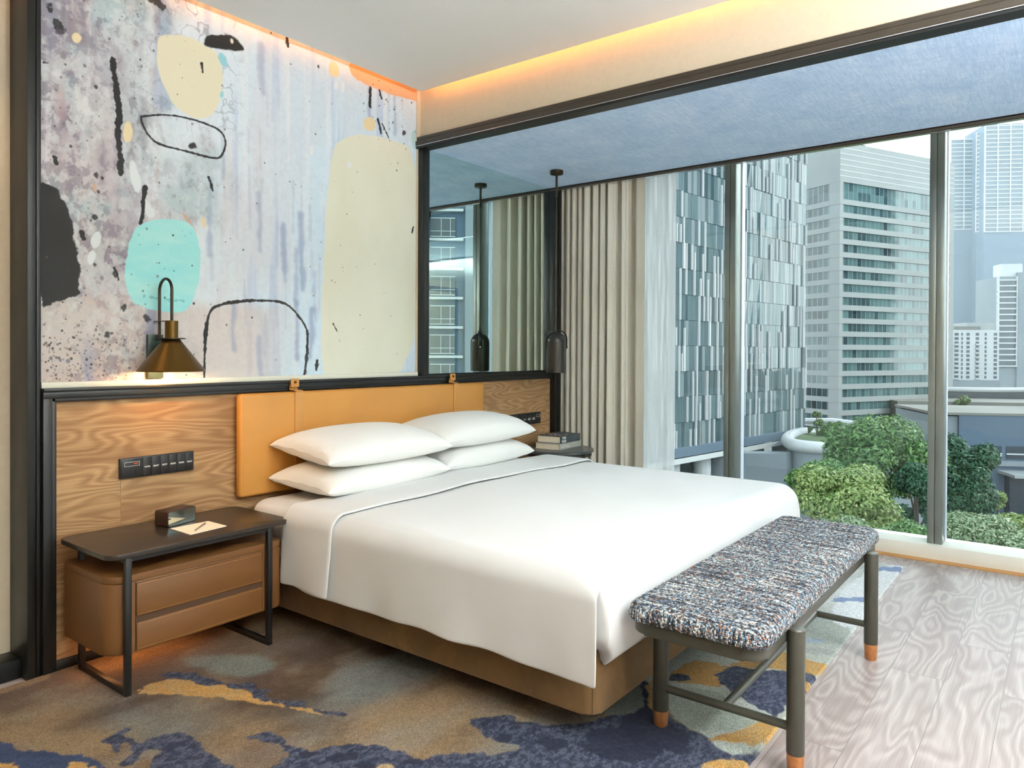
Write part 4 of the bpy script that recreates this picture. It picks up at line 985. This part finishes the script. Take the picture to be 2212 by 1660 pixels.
pts = [(4.232+ux*.078, 2.848+uy*.078, 1.30)]+[(4.232+ux*.078*_c(a), 2.848+uy*.078*_c(a), 1.365+.068*_s(a)) for a in np.linspace(0, PI, 18)]+[(4.232-ux*.078, 2.848-uy*.078, 1.30)]
bm = B()
for s_ in (-1, 1):
    pass
prev = None
for p in pts:
    a = Vector(p); n_ = Vector((-uy, ux, 0))*.014; c_ = [bm.verts.new(a-n_), bm.verts.new(a+n_)]
    if prev: bm.faces.new((prev[0], prev[1], c_[1], c_[0]))
    prev = c_
solid(obj('handle_band', bm, 'gunmetal', pd), .003, 0)
for s_ in (-1, 1): bm = B(); tube(bm, [(4.232+ux*.070*s_, 2.848+uy*.070*s_, 1.310), (4.232+ux*.085*s_, 2.848+uy*.085*s_, 1.310)], .006, 10); obj('pivot_screw', bm, 'chrome', pd)

# ================================================================== CURTAINS
def curtain_mesh(y0, y1, x0, amps, z0, z1, n, seed, drift=.01):
    rnd = random.Random(seed); bm = B(); ph = []; a = 0
    rows = 26; P = []
    for i in range(n+1):
        t = i/n; P.append(t)
    def wave(t, zt):
        k, amp = amps(t); dr = drift*math.sin(zt*2.2+t*9+seed)*(1-zt)
        s_ = math.sin(k); return amp*(s_+.22*math.sin(k*2+1.1+seed)+.10*math.sin(k*3.1))+dr*.5, amp*.55*math.sin(k*2)*.35+dr
    G = []
    for i, t in enumerate(P):
        row = []
        for j in range(rows+1):
            zt = j/rows; wx, wy = wave(t, zt); row.append((x0+wx*(.85+.15*(1-zt)), y0+(y1-y0)*t+wy*(t*(1-t)*4), z0+(z1-z0)*zt))
        G.append(row)
    grid(bm, G); return bm
def am(t):
    tt = t**1.0; k = 2*PI*(15*tt-4.2*tt*tt*tt)+.6*math.sin(t*23)
    return k, .036+.022*t+.012*math.sin(t*31+1)
cu_ = obj('curtain', curtain_mesh(3.325, 2.475, 4.885, am, .008, 2.80, 620, 3), 'curtain'); tag(solid(cu_, .003), 'heavy beige pleated curtain drawn beside the window, full height', 'curtain')
def am2(t): return 2*PI*6*t, .016+.006*math.sin(t*9)
sh_ = obj('sheer_curtain', curtain_mesh(3.30, 2.335, 5.06, am2, .008, 2.80, 260, 8, .006), 'sheer'); tag(sh_, 'white sheer voile curtain behind the beige curtain, against the glass', 'curtain')

# ================================================================== OUTDOORS
GZ = -22.0
def tinted(name, cols, rough, sc, spec=.5, ior=1.5):
    q = NT(name); q.set(Base_Color=q.ramp(q.noise(q.coords(), sc, 3), [(.35, cols[0]), (.65, cols[1])]), Roughness=rough); q.b.inputs['IOR'].default_value = ior; q.b.inputs['Specular IOR Level'].default_value = spec
    return q.m
AL = .24          # scales outdoor colours down to hold their exposure beside the bright sky
def pig(r, g, b, k=AL): a = srgb(r, g, b); return (a[0]*k, a[1]*k, a[2]*k, 1)
M['concrete'] = tinted('pale_cladding', (pig(228, 234, 234, .215), pig(238, 242, 240, .215)), .7, .2)
M['asphalt'] = tinted('street', (pig(120, 124, 126), pig(150, 152, 152)), .9, .05)
M['lawn'] = tinted('grass', (pig(70, 96, 44), pig(110, 140, 70)), .95, .3)
M['slate_wall'] = tinted('blue_grey_wall', (pig(112, 140, 168), pig(120, 148, 174)), .8, .1)
M['lilac_wall'] = tinted('pale_lilac_wall', (pig(178, 190, 200), pig(190, 202, 208)), .8, .1)
M['beige_roof'] = tinted('beige_roof', (pig(222, 218, 206, .13), pig(236, 230, 218, .13)), .8, .1)
M['white_ext'] = tinted('white_render', (pig(236, 240, 242, .32), pig(250, 250, 250, .32)), .7, .1)
M['dark_recess'] = tinted('dark_glazing', (pig(84, 104, 118), pig(60, 78, 92)), .25, .3)  # dark blue-grey tone for window glass and building cores
M['shop_dark'] = tinted('brown_shopfront', (pig(110, 98, 92), pig(90, 84, 82)), .5, .3)
G4 = [tinted('panel_glass_teal', (pig(142, 170, 178, .18), pig(166, 192, 198, .19)), .03, .08, .28, 1.42),
      tinted('panel_glass_pale', (pig(192, 212, 218, .2), pig(210, 222, 226, .2)), .04, .08, .28, 1.4),
      tinted('panel_glass_deep', (pig(118, 146, 156, .15), pig(138, 164, 172, .16)), .02, .1, .28, 1.45),
      tinted('panel_glass_grey', (pig(150, 176, 184, .18), pig(170, 190, 198, .18)), .05, .1, .28, 1.4)]
def band_glass(name, a, b, per=1.35, axis=0):
    q = NT(name); c = q.n('TexCoord'); sp = q.n('SeparateXYZ'); q.l(c.outputs['Object'], sp.inputs[0]); u = sp.outputs[axis]
    cell = q.math('FLOOR', q.math('DIVIDE', u, per)); fr_ = q.math('FRACT', q.math('DIVIDE', u, per))
    wn = q.n('TexWhiteNoise'); wn.noise_dimensions = '2D'; cb = q.n('CombineXYZ'); q.l(cell, cb.inputs[0]); q.l(q.math('FLOOR', q.math('DIVIDE', sp.outputs[2], 2.7)), cb.inputs[1]); q.l(cb.outputs[0], wn.inputs['Vector'])
    big = q.noise(q.coords((1, 1, 1.6)), .10, 3)
    f = q.math('ADD', q.math('MULTIPLY', wn.outputs['Value'], .45), q.math('MULTIPLY', big, .75))
    col = q.ramp(f, [(.3, a), (.75, b)])
    ln = q.math('LESS_THAN', fr_, .09); col = q.mix(col, pig(214, 228, 228), ln)
    q.set(Base_Color=col, Roughness=.05); return q.m
M['band_x'] = band_glass('ribbon_glazing', pig(60, 104, 120, .12), pig(160, 204, 204, .19), 1.35, 0)
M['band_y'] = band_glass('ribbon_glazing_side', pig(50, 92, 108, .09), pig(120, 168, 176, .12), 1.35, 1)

tag(obj('street_ground', bx(6, 900, -600, 700, GZ-.5, GZ), 'asphalt', sm=False), 'grey street ground far below between the buildings', 'ground').name = 'street'
bpy.data.objects['street']['kind'] = 'structure'

# --- mirror-glass tower
az = math.radians(-8.6); P0 = ext(1487, 95); e = Vector((_c(az), _s(az), 0))
def reach(P, e, px):
    d = ray(px, 766); A = np.array([[e.x, -d[0]], [e.y, -d[1]]]); return np.linalg.solve(A, np.array([-P.x, -P.y]))[0]
L1 = reach(P0, e, 1740); zb = zat(972, 95)
tw_ = thing('glass_tower', 'glass tower with staggered white fins behind the curtain and first mullion', 'building', (P0.x, P0.y, GZ), az)
obj('core', bx(-40, L1-.1, .3, 24, zb+.3-GZ, 92-GZ), 'dark_recess', tw_, local=True, sm=False)
rnd = random.Random(11); fh = 3.3; nr = int((90-zb)/fh)
for r_ in range(nr):
    z0 = zb+r_*fh-GZ; bm = B(); x = -40.; off = rnd.uniform(-.03, .03); fl_ = []
    while x < L1:
        wd = rnd.choice([.45, .6, .75, .9]); x1 = min(x+wd, L1); j = [rnd.uniform(-.012, .012) for _ in range(4)]
        vs = [bm.verts.new((x+.015, off+j[0], z0+.02)), bm.verts.new((x1-.015, off+j[1], z0+.02)), bm.verts.new((x1-.015, off+j[2], z0+fh-.03)), bm.verts.new((x+.015, off+j[3], z0+fh-.03))]
        f = bm.faces.new(vs); t_ = r_/nr; hi = rnd.random()
        f.material_index = (1 if hi < .25+.6*max(0, t_-.25) else (0 if hi < .7 else (3 if hi < .85 else 2)))
        if rnd.random() < .24: fl_.append(x)
        x = x1
    obj('glazing_row', bm, G4, tw_, local=True, sm=False)
    bm = B()
    for xf in fl_: box(bm, xf-.06, xf+.09, -.26, .0, z0-(fh if rnd.random() < .55 and r_ else 0), z0+fh*rnd.choice([1, 1, 1, .7]))
    if fl_: tag(obj('fins', bm, 'white_ext', tw_, local=True, sm=False), kind='stuff')
bm = B(); box(bm, -12, L1+.3, -.4, 10, zb-1.1-GZ, zb-GZ+.1); obj('soffit_edge', bm, 'slate_wall', tw_, local=True, sm=False)
obj('soffit_strip', bx(-12, L1+.3, -.5, -.1, zb-1.9-GZ, zb-1.25-GZ), 'white_ext', tw_, local=True, sm=False)
obj('podium_glazing', bx(-12, L1-4, 5, 9, 0, zb-1.9-GZ), 'dark_recess', tw_, local=True, sm=False)
for k in range(6): bm = B(); lathe(bm, -9+k*7.6, 1.6, [(1.15, 0), (1.15, zb-1.9-GZ)], 20); obj('column', bm, 'white_ext', tw_, local=True)

# --- the blocks opposite, seen only as reflections in the glass tower
for cx_, cy_, wd_, ht_, azd, lb in ((205, -62, 34, 84, 35, 'teal office tower seen only as a wavering reflection in the glass tower'), (165, -120, 30, 60, 35, 'lower slab block reflected in the glass tower, left of the teal one')):
    rb = thing('reflected_tower', lb, 'building', (cx_, cy_, GZ), math.radians(azd))
    obj('body', bx(-wd_/2, wd_/2, -9, 9, 0, ht_), 'dark_recess', rb, local=True, sm=False)
    for k in range(int(ht_/4)): obj('floor_band', bx(-wd_/2-.2, wd_/2+.2, -9.3, 9.3, k*4, k*4+1.1), 'slate_wall', rb, local=True, sm=False)

# --- banded office tower
az = math.radians(-26); P0 = ext(1812, 150); e = Vector((_c(az), _s(az), 0)); L2 = reach(P0, e, 2057); DB = 150
of = thing('office_tower', 'banded white office tower with teal ribbon windows, between the two mullions', 'building', (P0.x, P0.y, GZ), az)
ztop = zat(312, DB)-GZ; W2 = 42
obj('body', bx(0.05, L2, .4, W2, 0, ztop), 'concrete', of, local=True, sm=False)
zg = zat(397, DB)-GZ; k = 0
obj('parapet', bx(-.1, L2+.1, -.1, W2, zg, ztop+.1), 'concrete', of, local=True, sm=False)
bm = B()
for a in np.arange(1.2, ztop-zg, 1.15): box(bm, -.13, L2+.1, -.13, -.09, zg+a, zg+a+.07)
tag(obj('cladding_joints', bm, 'alu_pale', of, local=True, sm=False), kind='stuff')
gh = 3.5; z = zg
while z-gh > 2:
    z0 = z-gh
    obj('window_band', bx(1.0, L2-1.6, .12, .42, z0, z), 'band_x', of, local=True, sm=False)
    obj('side_window_band', bx(.02, .42, 2.6, W2, z0, z), 'band_y', of, local=True, sm=False)
    obj('spandrel', bx(-.12, L2+.12, -.12, W2, z0-1.08, z0), 'concrete', of, local=True, sm=False)
    z = z0-1.08; gh = 1.64; k += 1
obj('corner_pier', bx(-.08, .95, -.08, 2.5, 0, zg), 'concrete', of, local=True, sm=False)
obj('end_pier', bx(L2-1.5, L2+.1, -.1, .5, 0, zg), 'concrete', of, local=True, sm=False)
obj('roof_plant', bx(6, 14, 8, 16, ztop, ztop+2.8), 'slate_wall', of, local=True, sm=False)
obj('roof_plant', bx(10, 11.5, 3, 6, ztop, ztop+1.6), 'slate_wall', of, local=True, sm=False)

def grid_tower(name, label, px0, px1, depth, ytop, ybase_grid, az_deg, floor_h, pier, bodymat, gridmat, deep=18, glassmat='dark_recess', kids=True, cols_off=0):
    P = ext(px0, depth); az = math.radians(az_deg); e = Vector((_c(az), _s(az), 0)); L = reach(P, e, px1)
    if L < 0: az += PI; e = -e; L = -L
    t = thing(name, label, 'building', (P.x, P.y, GZ), az)
    s_ = 1 if Vector((e.y, -e.x, 0)).dot(-P) > 0 else -1      # which local side faces the room
    zt = zat(ytop, depth)-GZ; zb_ = zat(ybase_grid, depth)-GZ
    yy = (lambda a, b: (min(a*s_, b*s_), max(a*s_, b*s_)))
    y0, y1 = yy(.6, deep)
    obj('body', bx(0, L, y0, y1, 0, zt), bodymat, t, local=True, sm=False)
    y0, y1 = yy(.3, .62); obj('glazing', bx(.3, L-.3, y0, y1, zb_, zt-1.2), glassmat, t, local=True, sm=False)
    z = zb_
    while z < zt-.5:
        y0, y1 = yy(-.35, .7); obj('floor_slab', bx(-.3, L+.3, y0, y1, z, z+.55), gridmat, t, local=True, sm=False); z += floor_h
    n = max(1, int(round(L/pier)))
    for k in range(n+1):
        x = L*k/n; y0, y1 = yy(-.5, .7); obj('pier', bx(x-.3, x+.3, y0, y1, zb_, zt), gridmat, t, local=True, sm=False)
    return t, L, zt, zb_, s_
t, L, zt, zb_, s_ = grid_tower('residential_tower', 'hazy tall tower with a white balcony grid at the right edge of the window', 2124, 2290, 520, 272, 505, -60, 3.0, 8.5, 'slate_wall', 'white_ext', 30)
t, L, zt, zb_, s_ = grid_tower('residential_tower', 'lower hazy twin tower with white floor bands just right of the second mullion', 2050, 2108, 540, 305, 500, -60, 3.0, 9.5, 'slate_wall', 'white_ext', 30)
t, L, zt, zb_, s_ = grid_tower('residential_tower', 'narrow hazy tower wing with small windows between its two taller neighbours', 2106, 2123, 530, 290, 505, 60, 3.0, 8, 'slate_wall', 'white_ext', 12)
t, L, zt, zb_, s_ = grid_tower('hotel_block', 'mid-rise block with thin white floor bands at the far right edge', 2155, 2196, 300, 600, 795, -62, 2.35, 40, 'lilac_wall', 'white_ext', 20)
P = ext(2166, 298); obj('roof_box', bx(1.6, 9.5, 1 if s_ > 0 else -8, 8 if s_ > 0 else -1, zt, zt+5.2), 'white_ext', t, local=True, sm=False)
obj('blank_wall', bx(L, L+4.5, -.5, 3, 0, zt+1.5), 'lilac_wall', t, local=True, sm=False)
obj('side_glazing', bx(L+4.6, L+16, -.5, 3, 0, zt+8), 'band_x', t, local=True, sm=False)

# --- white apartment block with separate windows
D_ = 250; P = ext(2058, D_); az = math.radians(-58); e = Vector((_c(az), _s(az), 0)); L = reach(P, e, 2158)
if L < 0: az += PI; e = -e; L = -L
ap = thing('apartment_block', 'small white apartment block with rows of little windows, right of second mullion', 'building', (P.x, P.y, GZ), az)
s_ = 1 if Vector((e.y, -e.x, 0)).dot(-P) > 0 else -1
yy = (lambda a, b: (min(a*s_, b*s_), max(a*s_, b*s_)))
zt = zat(716, D_)-GZ; zb_ = zat(824, D_)-GZ
y0, y1 = yy(0, 14); obj('body', bx(0, L, y0, y1, 0, zt), 'white_ext', ap, local=True, sm=False)
bm = B(); box(bm, L*.05, L*.6, y0, y1, zt, zt+1.2); obj('roof', bm, 'beige_roof', ap, local=True, sm=False)
y0, y1 = yy(3, 12); obj('roof_box', bx(L*.4, L, y0, y1, zt, zt+2.6), 'concrete', ap, local=True, sm=False)
y0, y1 = yy(-.4, .3); obj('base_storeys', bx(-.2, L+.2, y0, y1, 0, zb_), 'lilac_wall', ap, local=True, sm=False)
cols_ = [.08, .20, .33, .53, .71, .92]; y0, y1 = yy(-.05, .25); y2, y3 = yy(-.7, .0)
for r_ in range(11):
    z = zb_+.5+r_*(zt-zb_-1)/11
    for ci, cx_ in enumerate(cols_):
        wd = [1.1, .45, .9, .9, .55, .9][ci]; x = cx_*L
        obj('window', bx(x-wd/2*1.2, x+wd/2*1.2, y0, y1, z, z+.95), 'dark_recess', ap, local=True, sm=False)
for r_ in range(9):
    z = zb_+.5+r_*(zt-zb_-1)/11
    for cx_ in (.08, .53): obj('balcony', bx(cx_*L-.75, cx_*L+.75, y2, y3, z-.25, z+.2), 'white_ext', ap, local=True, sm=False)

# --- long blue-grey hall and its roofscape on the right
D_ = 105; P = ext(2073, D_); az = math.radians(-62); e = Vector((_c(az), _s(az), 0)); L = reach(P, e, 2400)
if L < 0: az += PI; e = -e; L = -L
hl = thing('exhibition_hall', 'blue-grey windowless hall with strip windows low down, right of second mullion', 'building', (P.x, P.y, GZ), az)
s_ = 1 if Vector((e.y, -e.x, 0)).dot(-P) > 0 else -1
yy = (lambda a, b: (min(a*s_, b*s_), max(a*s_, b*s_)))
zt = zat(900, D_)-GZ; zw1 = zat(965, D_)-GZ; zw0 = zat(992, D_)-GZ
y0, y1 = yy(0, 16); obj('body', bx(0, L, y0, y1, 0, zt), 'slate_wall', hl, local=True, sm=False)
obj('roof_deck', bx(-3.3, L, *yy(-.1, 16.2), zt, zt+.35), 'beige_roof', hl, local=True, sm=False)
obj('side_wall', bx(-3.2, 0, *yy(.5, 16), 0, zt-.2), 'lilac_wall', hl, local=True, sm=False)
y0, y1 = yy(-.12, .1)
for k in range(5):
    x = 1.6+k*4.6
    w_ = obj('window', bx(x, x+4.0, y0, y1, zw0, zw1), 'dark_recess', hl, local=True, sm=False)
    obj('glazing_bars', bx(x, x+4.0, *yy(-.2, -.1), (zw0+zw1)/2-.3, (zw0+zw1)/2-.1), 'white_ext', w_, local=True, sm=False)
obj('ledge', bx(-.3, L, *yy(-.5, .2), zw0-1.0, zw0-.3), 'lilac_wall', hl, local=True, sm=False)
obj('canopy', bx(5, L, *yy(-5, 0), zat(1022, D_)-GZ, zat(1016, D_)-GZ), 'concrete', hl, local=True, sm=False)
obj('shopfront', bx(6, L, *yy(-1.5, .2), 0, zat(1026, D_)-GZ), 'dark_recess', hl, local=True, sm=False)
rf = thing('rooftop_deck', 'pale beige rooftop deck with white curved parapets above the blue-grey hall', 'building', tuple(ext(2120, 150, GZ)), az)
zt = zat(872, 150)-GZ
obj('deck', bx(-16, 40, *yy(0, 30), 0, zt), 'beige_roof', rf, local=True, sm=False)
bm = B(); box(bm, -6, 40, *yy(14, 15), zt, zt+1.5); obj('louvre_wall', bm, 'dark_recess', rf, local=True, sm=False)
bm = B(); tube(bm, [(-9+t*9, s_*(17-5*math.sin(t*.9)), zt+1.9+.05*t) for t in np.linspace(0, 5, 30)], .55, 8); obj('curved_parapet', bm, 'white_ext', rf, local=True)

# --- curved ribbed canopy with roof garden
gd = thing('garden_terrace', 'white ribbed curved terrace edge with a small roof garden, left of the big trees', 'building', tuple(ext(1790, 96, GZ)))
def gp(px, py, depth): v = ext(px, depth); return Vector((v.x, v.y, zat(py, depth)))
path = [gp(1755, 938, 118), gp(1730, 939, 114), gp(1708, 946, 108), gp(1702, 955, 102), gp(1712, 963, 98), gp(1740, 968, 96), gp(1790, 972, 95), gp(1850, 977, 95), gp(1930, 984, 96), gp(2000, 990, 98)]
pp = []
for i in range(len(path)-1):
    p0, p1, p2, p3 = path[max(0, i-1)], path[i], path[i+1], path[min(len(path)-1, i+2)]
    for t in np.linspace(0, 1, 16, endpoint=False):
        pp.append(.5*((2*p1)+(p2-p0)*t+(2*p0-5*p1+4*p2-p3)*t*t+(-p0+3*p1-3*p2+p3)*t**3))
pp.append(path[-1])
bm = B(); tube(bm, pp, .42, 14); obj('terrace_edge', bm, 'lilac_wall', gd)
bm = B()
for i in range(3, len(pp)-2):
    for s2 in (0, .5):
        c = pp[i].lerp(pp[i+1], s2); t_ = (pp[i+1]-pp[i]).normalized(); n_ = Vector((t_.y, -t_.x, 0))
        arc = [c+n_*(.78*_c(a))+Vector((0, 0, .75*_s(a)-.1)) for a in np.linspace(-1.3, 1.9, 8)]
        arc2 = [c-n_*(.78*_c(a))+Vector((0, 0, .75*_s(a)-.1)) for a in np.linspace(-1.3, 1.2, 6)]
        tube(bm, arc, .085, 5); tube(bm, arc2, .085, 5)
tag(obj('ribs', bm, 'white_ext', gd), kind='stuff')
bm = B(); lv = [gp(1730, 944, 112), gp(1715, 956, 101), gp(1760, 966, 97), gp(1860, 975, 96.5), gp(2000, 986, 99), gp(2000, 940, 135), gp(1850, 925, 135), gp(1760, 930, 125)]
f = bm.faces.new([bm.verts.new(p) for p in lv]); obj('lawn', bm, 'lawn', gd, sm=False)
bm = B(); tube(bm, [gp(1738, 914, 140), gp(1800, 914, 138), gp(1850, 920, 136), gp(1900, 930, 134), gp(1960, 938, 132), gp(2012, 948, 130)], .55, 8); obj('upper_parapet', bm, 'white_ext', gd)
rows = []
for i in range(0, len(pp), 4):
    p = pp[i]; rows.append([Vector((p.x, p.y, GZ)), Vector((p.x, p.y, p.z-.4))])
bm = B(); grid(bm, rows); obj('curved_wall', bm, 'lilac_wall', gd)
bm = B(); a_, b_ = ext(1500, 104), ext(1700, 96); dv_ = (b_-a_); nn = Vector((dv_.y, -dv_.x, 0)).normalized()
vs = [(a_, GZ), (b_, GZ), (b_, zat(985, 96)), (a_, zat(985, 104))]
c1 = [bm.verts.new((p.x, p.y, z)) for p, z in vs]; c2 = [bm.verts.new((p.x-nn.x*3, p.y-nn.y*3, z)) for p, z in vs]
bm.faces.new(c1); bm.faces.new(c2[::-1])
for k in range(4): bm.faces.new((c1[k], c1[(k+1) % 4], c2[(k+1) % 4], c2[k]))
obj('street_wall', bm, 'lilac_wall', gd, sm=False)

# --- building seen in the mirror
az = math.radians(229); cpt = Vector((60.4, 6.4-52.5, GZ))
hb2 = thing('residential_block', 'grey-blue apartment building with white ledges seen reflected in the mirror', 'building', tuple(cpt), az)
TOP = 62
obj('body', bx(-9, 14, .5, 16, 0, TOP), 'slate_wall', hb2, local=True, sm=False)
obj('pier', bx(-1.6, .1, -.6, .6, 0, TOP), 'lilac_wall', hb2, local=True, sm=False)
fh = 3.2; n = int(TOP/fh)
for k in range(n):
    z = k*fh+.6
    for x in (1.2, 5.2, 9.2):
        if z < 14 and x > 2: continue
        w_ = obj('window', bx(x, x+2.7, .35, .52, z, z+2.0), 'dark_recess', hb2, local=True, sm=False)
        bm = B(); box(bm, x, x+2.7, .28, .36, z-.06, z+.04); box(bm, x, x+2.7, .28, .36, z+1.96, z+2.06); box(bm, x, x+2.7, .28, .36, z+.55, z+.62); box(bm, x+.5, x+.56, .28, .36, z, z+2.0); box(bm, x+1.5, x+1.56, .28, .36, z, z+2.0)
        obj('window_frame', bm, 'white_ext', w_, local=True, sm=False)
    obj('ledge', bx(.3, 13.8, -.1, .5, z-.5, z-.22), 'white_ext', hb2, local=True, sm=False)
    obj('balcony_glazing', bx(-7.6, -1.8, .3, .55, z, z+2.2), 'dark_recess', hb2, local=True, sm=False)
    obj('balcony_slab', bx(-8.6, -1.7, -.9, .5, z-.75, z-.40), 'white_ext', hb2, local=True, sm=False)
    obj('balcony_rail', bx(-8.5, -1.8, -.86, -.80, z-.3, z+.55), G4[0], hb2, local=True, sm=False)

# --- trees
LEAF = NT('leaf'); at = LEAF.n('Attribute'); at.attribute_name = 'Col'; LEAF.set(Base_Color=at.outputs['Color'], Roughness=.5)
LEAF.b.inputs['Specular IOR Level'].default_value = .3
tl = LEAF.n('BsdfTranslucent'); LEAF.l(at.outputs['Color'], tl.inputs[0]); mxs = LEAF.n('MixShader'); mxs.inputs[0].default_value = .3
LEAF.l(LEAF.b.outputs[0], mxs.inputs[1]); LEAF.l(tl.outputs[0], mxs.inputs[2]); LEAF.l(mxs.outputs[0], LEAF.o.inputs[0])
M['leaf'] = LEAF.m; M['bark'] = tinted('bark', (pig(110, 96, 80), pig(140, 124, 104)), .9, 2)
def foliage(blobs, n, size, cols, seed):
    rng = np.random.default_rng(seed); V = []; Fc = []; Cc = []
    vol = np.array([b[3]*b[4]*b[5] for b in blobs])**(2/3); cnt = (vol/vol.sum()*n).astype(int)
    for (cx, cy, cz, rx, ry, rz), k in zip(blobs, cnt):
        d = rng.normal(size=(k, 3)); d /= np.linalg.norm(d, axis=1)[:, None]
        r = rng.uniform(.62, 1.06, k)[:, None]; p = np.array([cx, cy, cz])+d*r*np.array([rx, ry, rz])
        nrm = d+rng.normal(scale=.55, size=(k, 3)); nrm[:, 2] += .35; nrm /= np.linalg.norm(nrm, axis=1)[:, None]
        t = np.cross(nrm, rng.normal(size=(k, 3))); t /= np.linalg.norm(t, axis=1)[:, None]; b = np.cross(nrm, t)
        s_ = (size*rng.uniform(.6, 1.3, k))[:, None]
        q4 = np.stack([p-t*s_, p-b*s_*.45, p+t*s_, p+b*s_*.45], 1)
        V.append(q4.reshape(-1, 3)); mixv = rng.uniform(0, 1, k)[:, None]; col = np.array(cols[0][:3])*(1-mixv)+np.array(cols[1][:3])*mixv
        Cc.append(np.repeat(col, 4, 0))
    V = np.concatenate(V); Cc = np.concatenate(Cc); Fc = np.arange(len(V)).reshape(-1, 4)
    return np_mesh('foliage', V, Fc, Cc)
def tree(label, px, py, depth, wpx, hpx, n, size, cols, seed, nb=14, group=None, name='tree', cat='tree', flat=.5):
    rnd = random.Random(seed); c = ext(px, depth); zc = zat(py, depth); k = depth/FPX; rx = wpx*k/2; rz = hpx*k/2
    t = thing(name, label, cat, (c.x, c.y, GZ), 0, group); bl = []
    for i in range(nb):
        a = rnd.uniform(0, 2*PI); rr = math.sqrt(rnd.random())*.72; zz = rnd.uniform(-.65, .75)
        w_ = math.sqrt(max(.1, 1-zz*zz)); br = rnd.uniform(.26, .42)
        bl.append((c.x+rx*rr*w_*_c(a), c.y+rx*rr*w_*_s(a), zc+rz*zz*.85, rx*br, rx*br, min(rx, rz)*br*(.6+flat)))
    obj('foliage', foliage(bl, int(n*1.5), size*.76, cols, seed), 'leaf', t, sm=False)
    bm = B(); tube(bm, [(c.x, c.y, GZ), (c.x+.2, c.y, (GZ+zc)/2), (c.x-.1, c.y+.2, zc+rz*.3)], [.32*rx/4+.08, .24*rx/4+.06, .08], 8)
    for b in bl[:6]: tube(bm, [(c.x+.1, c.y, zc-rz*.7), ((c.x+b[0])/2, (c.y+b[1])/2, (zc-rz*.4+b[2])/2), (b[0], b[1], b[2])], [.14*rx/4+.03, .10*rx/4+.02, .03], 6)
    obj('trunk', bm, 'bark', t); return t
KL = .37
GR1 = (pig(60, 112, 52, KL), pig(150, 190, 110, KL)); GR2 = (pig(40, 86, 62, KL), pig(96, 146, 104, KL)); GR3 = (pig(104, 146, 60, KL), pig(206, 220, 140, KL)); GR4 = (pig(96, 140, 80, KL), pig(200, 214, 170, KL))
tree('large leafy tree whose crown fills the lower left window beside the mullion', 1900, 1000, 62, 260, 190, 15000, .27, GR1, 21, 18)
tree('bright green young tree in front of the large tree, above the bench end', 1830, 1085, 50, 250, 150, 13000, .22, GR3, 22, 16)
tree('green tree with spreading left branches, left of the big crown', 1760, 1035, 56, 170, 90, 6000, .22, GR1, 23, 10)
tree('dark green tree directly left of the second mullion', 1985, 1080, 54, 120, 200, 7000, .22, GR2, 24, 10)
tree('dark green round tree right of the second mullion', 2075, 1030, 72, 190, 190, 14000, .30, GR2, 25, 16)
tree('low bushy tree top with pale leaves at the window bottom right', 2130, 1180, 42, 230, 130, 16000, .17, GR4, 26, 18)
tree('yellow-green bushy crown at the lower right corner of the view', 2240, 1170, 44, 190, 110, 8000, .18, GR3, 27, 12)
tree('broad pale-leaved bush below the near tree, behind the bench', 1800, 1160, 38, 240, 100, 9000, .16, GR4, 28, 12)
tree('mid green bush at the foot of the second mullion', 1960, 1165, 40, 170, 110, 8000, .16, GR1, 29, 12)
for i, (px, py, w_, h_) in enumerate(((1768, 905, 34, 52), (1778, 936, 36, 44), (1804, 932, 40, 52), (1750, 930, 14, 32))):
    tree(['tallest slim tree on the roof garden terrace', 'slim tree below the tallest one on the terrace', 'slim tree at the right of the roof garden', 'tiny cypress at the left of the roof garden'][i], px, py, 112, w_, h_, 900, .22, GR1, 40+i, 5)
tree('row of small shrubs before the blue-grey hall', 2160, 1085, 95, 60, 40, 2500, .3, GR3, 51, 6, name='shrub', cat='shrub')
tree('dark shrub beside the white apartment block base', 2150, 855, 180, 40, 30, 900, .5, GR2, 52, 5, name='shrub', cat='shrub')
tree('palm-like shrub cluster on the rooftop deck', 2078, 868, 150, 40, 26, 900, .45, GR4, 53, 5, name='shrub', cat='shrub')
tree('small trees beyond the terrace near the second mullion', 1995, 925, 125, 40, 24, 900, .35, GR2, 54, 5, name='shrub', cat='shrub')

# --- city haze between the near trees and the far towers
hz = NT('city_haze'); hz.t.nodes.remove(hz.b); vs_ = hz.n('VolumeScatter'); vs_.inputs['Density'].default_value = .0010; vs_.inputs['Color'].default_value = (.32, .37, .42, 1); vs_.inputs['Anisotropy'].default_value = .3
hz.l(vs_.outputs[0], hz.o.inputs['Volume'])
ho = obj('city_haze', bx(165, 900, -260, 420, GZ+.1, 260), hz.m, sm=False); tag(ho, 'thin pale haze hanging between the far towers', 'haze', kind='stuff')
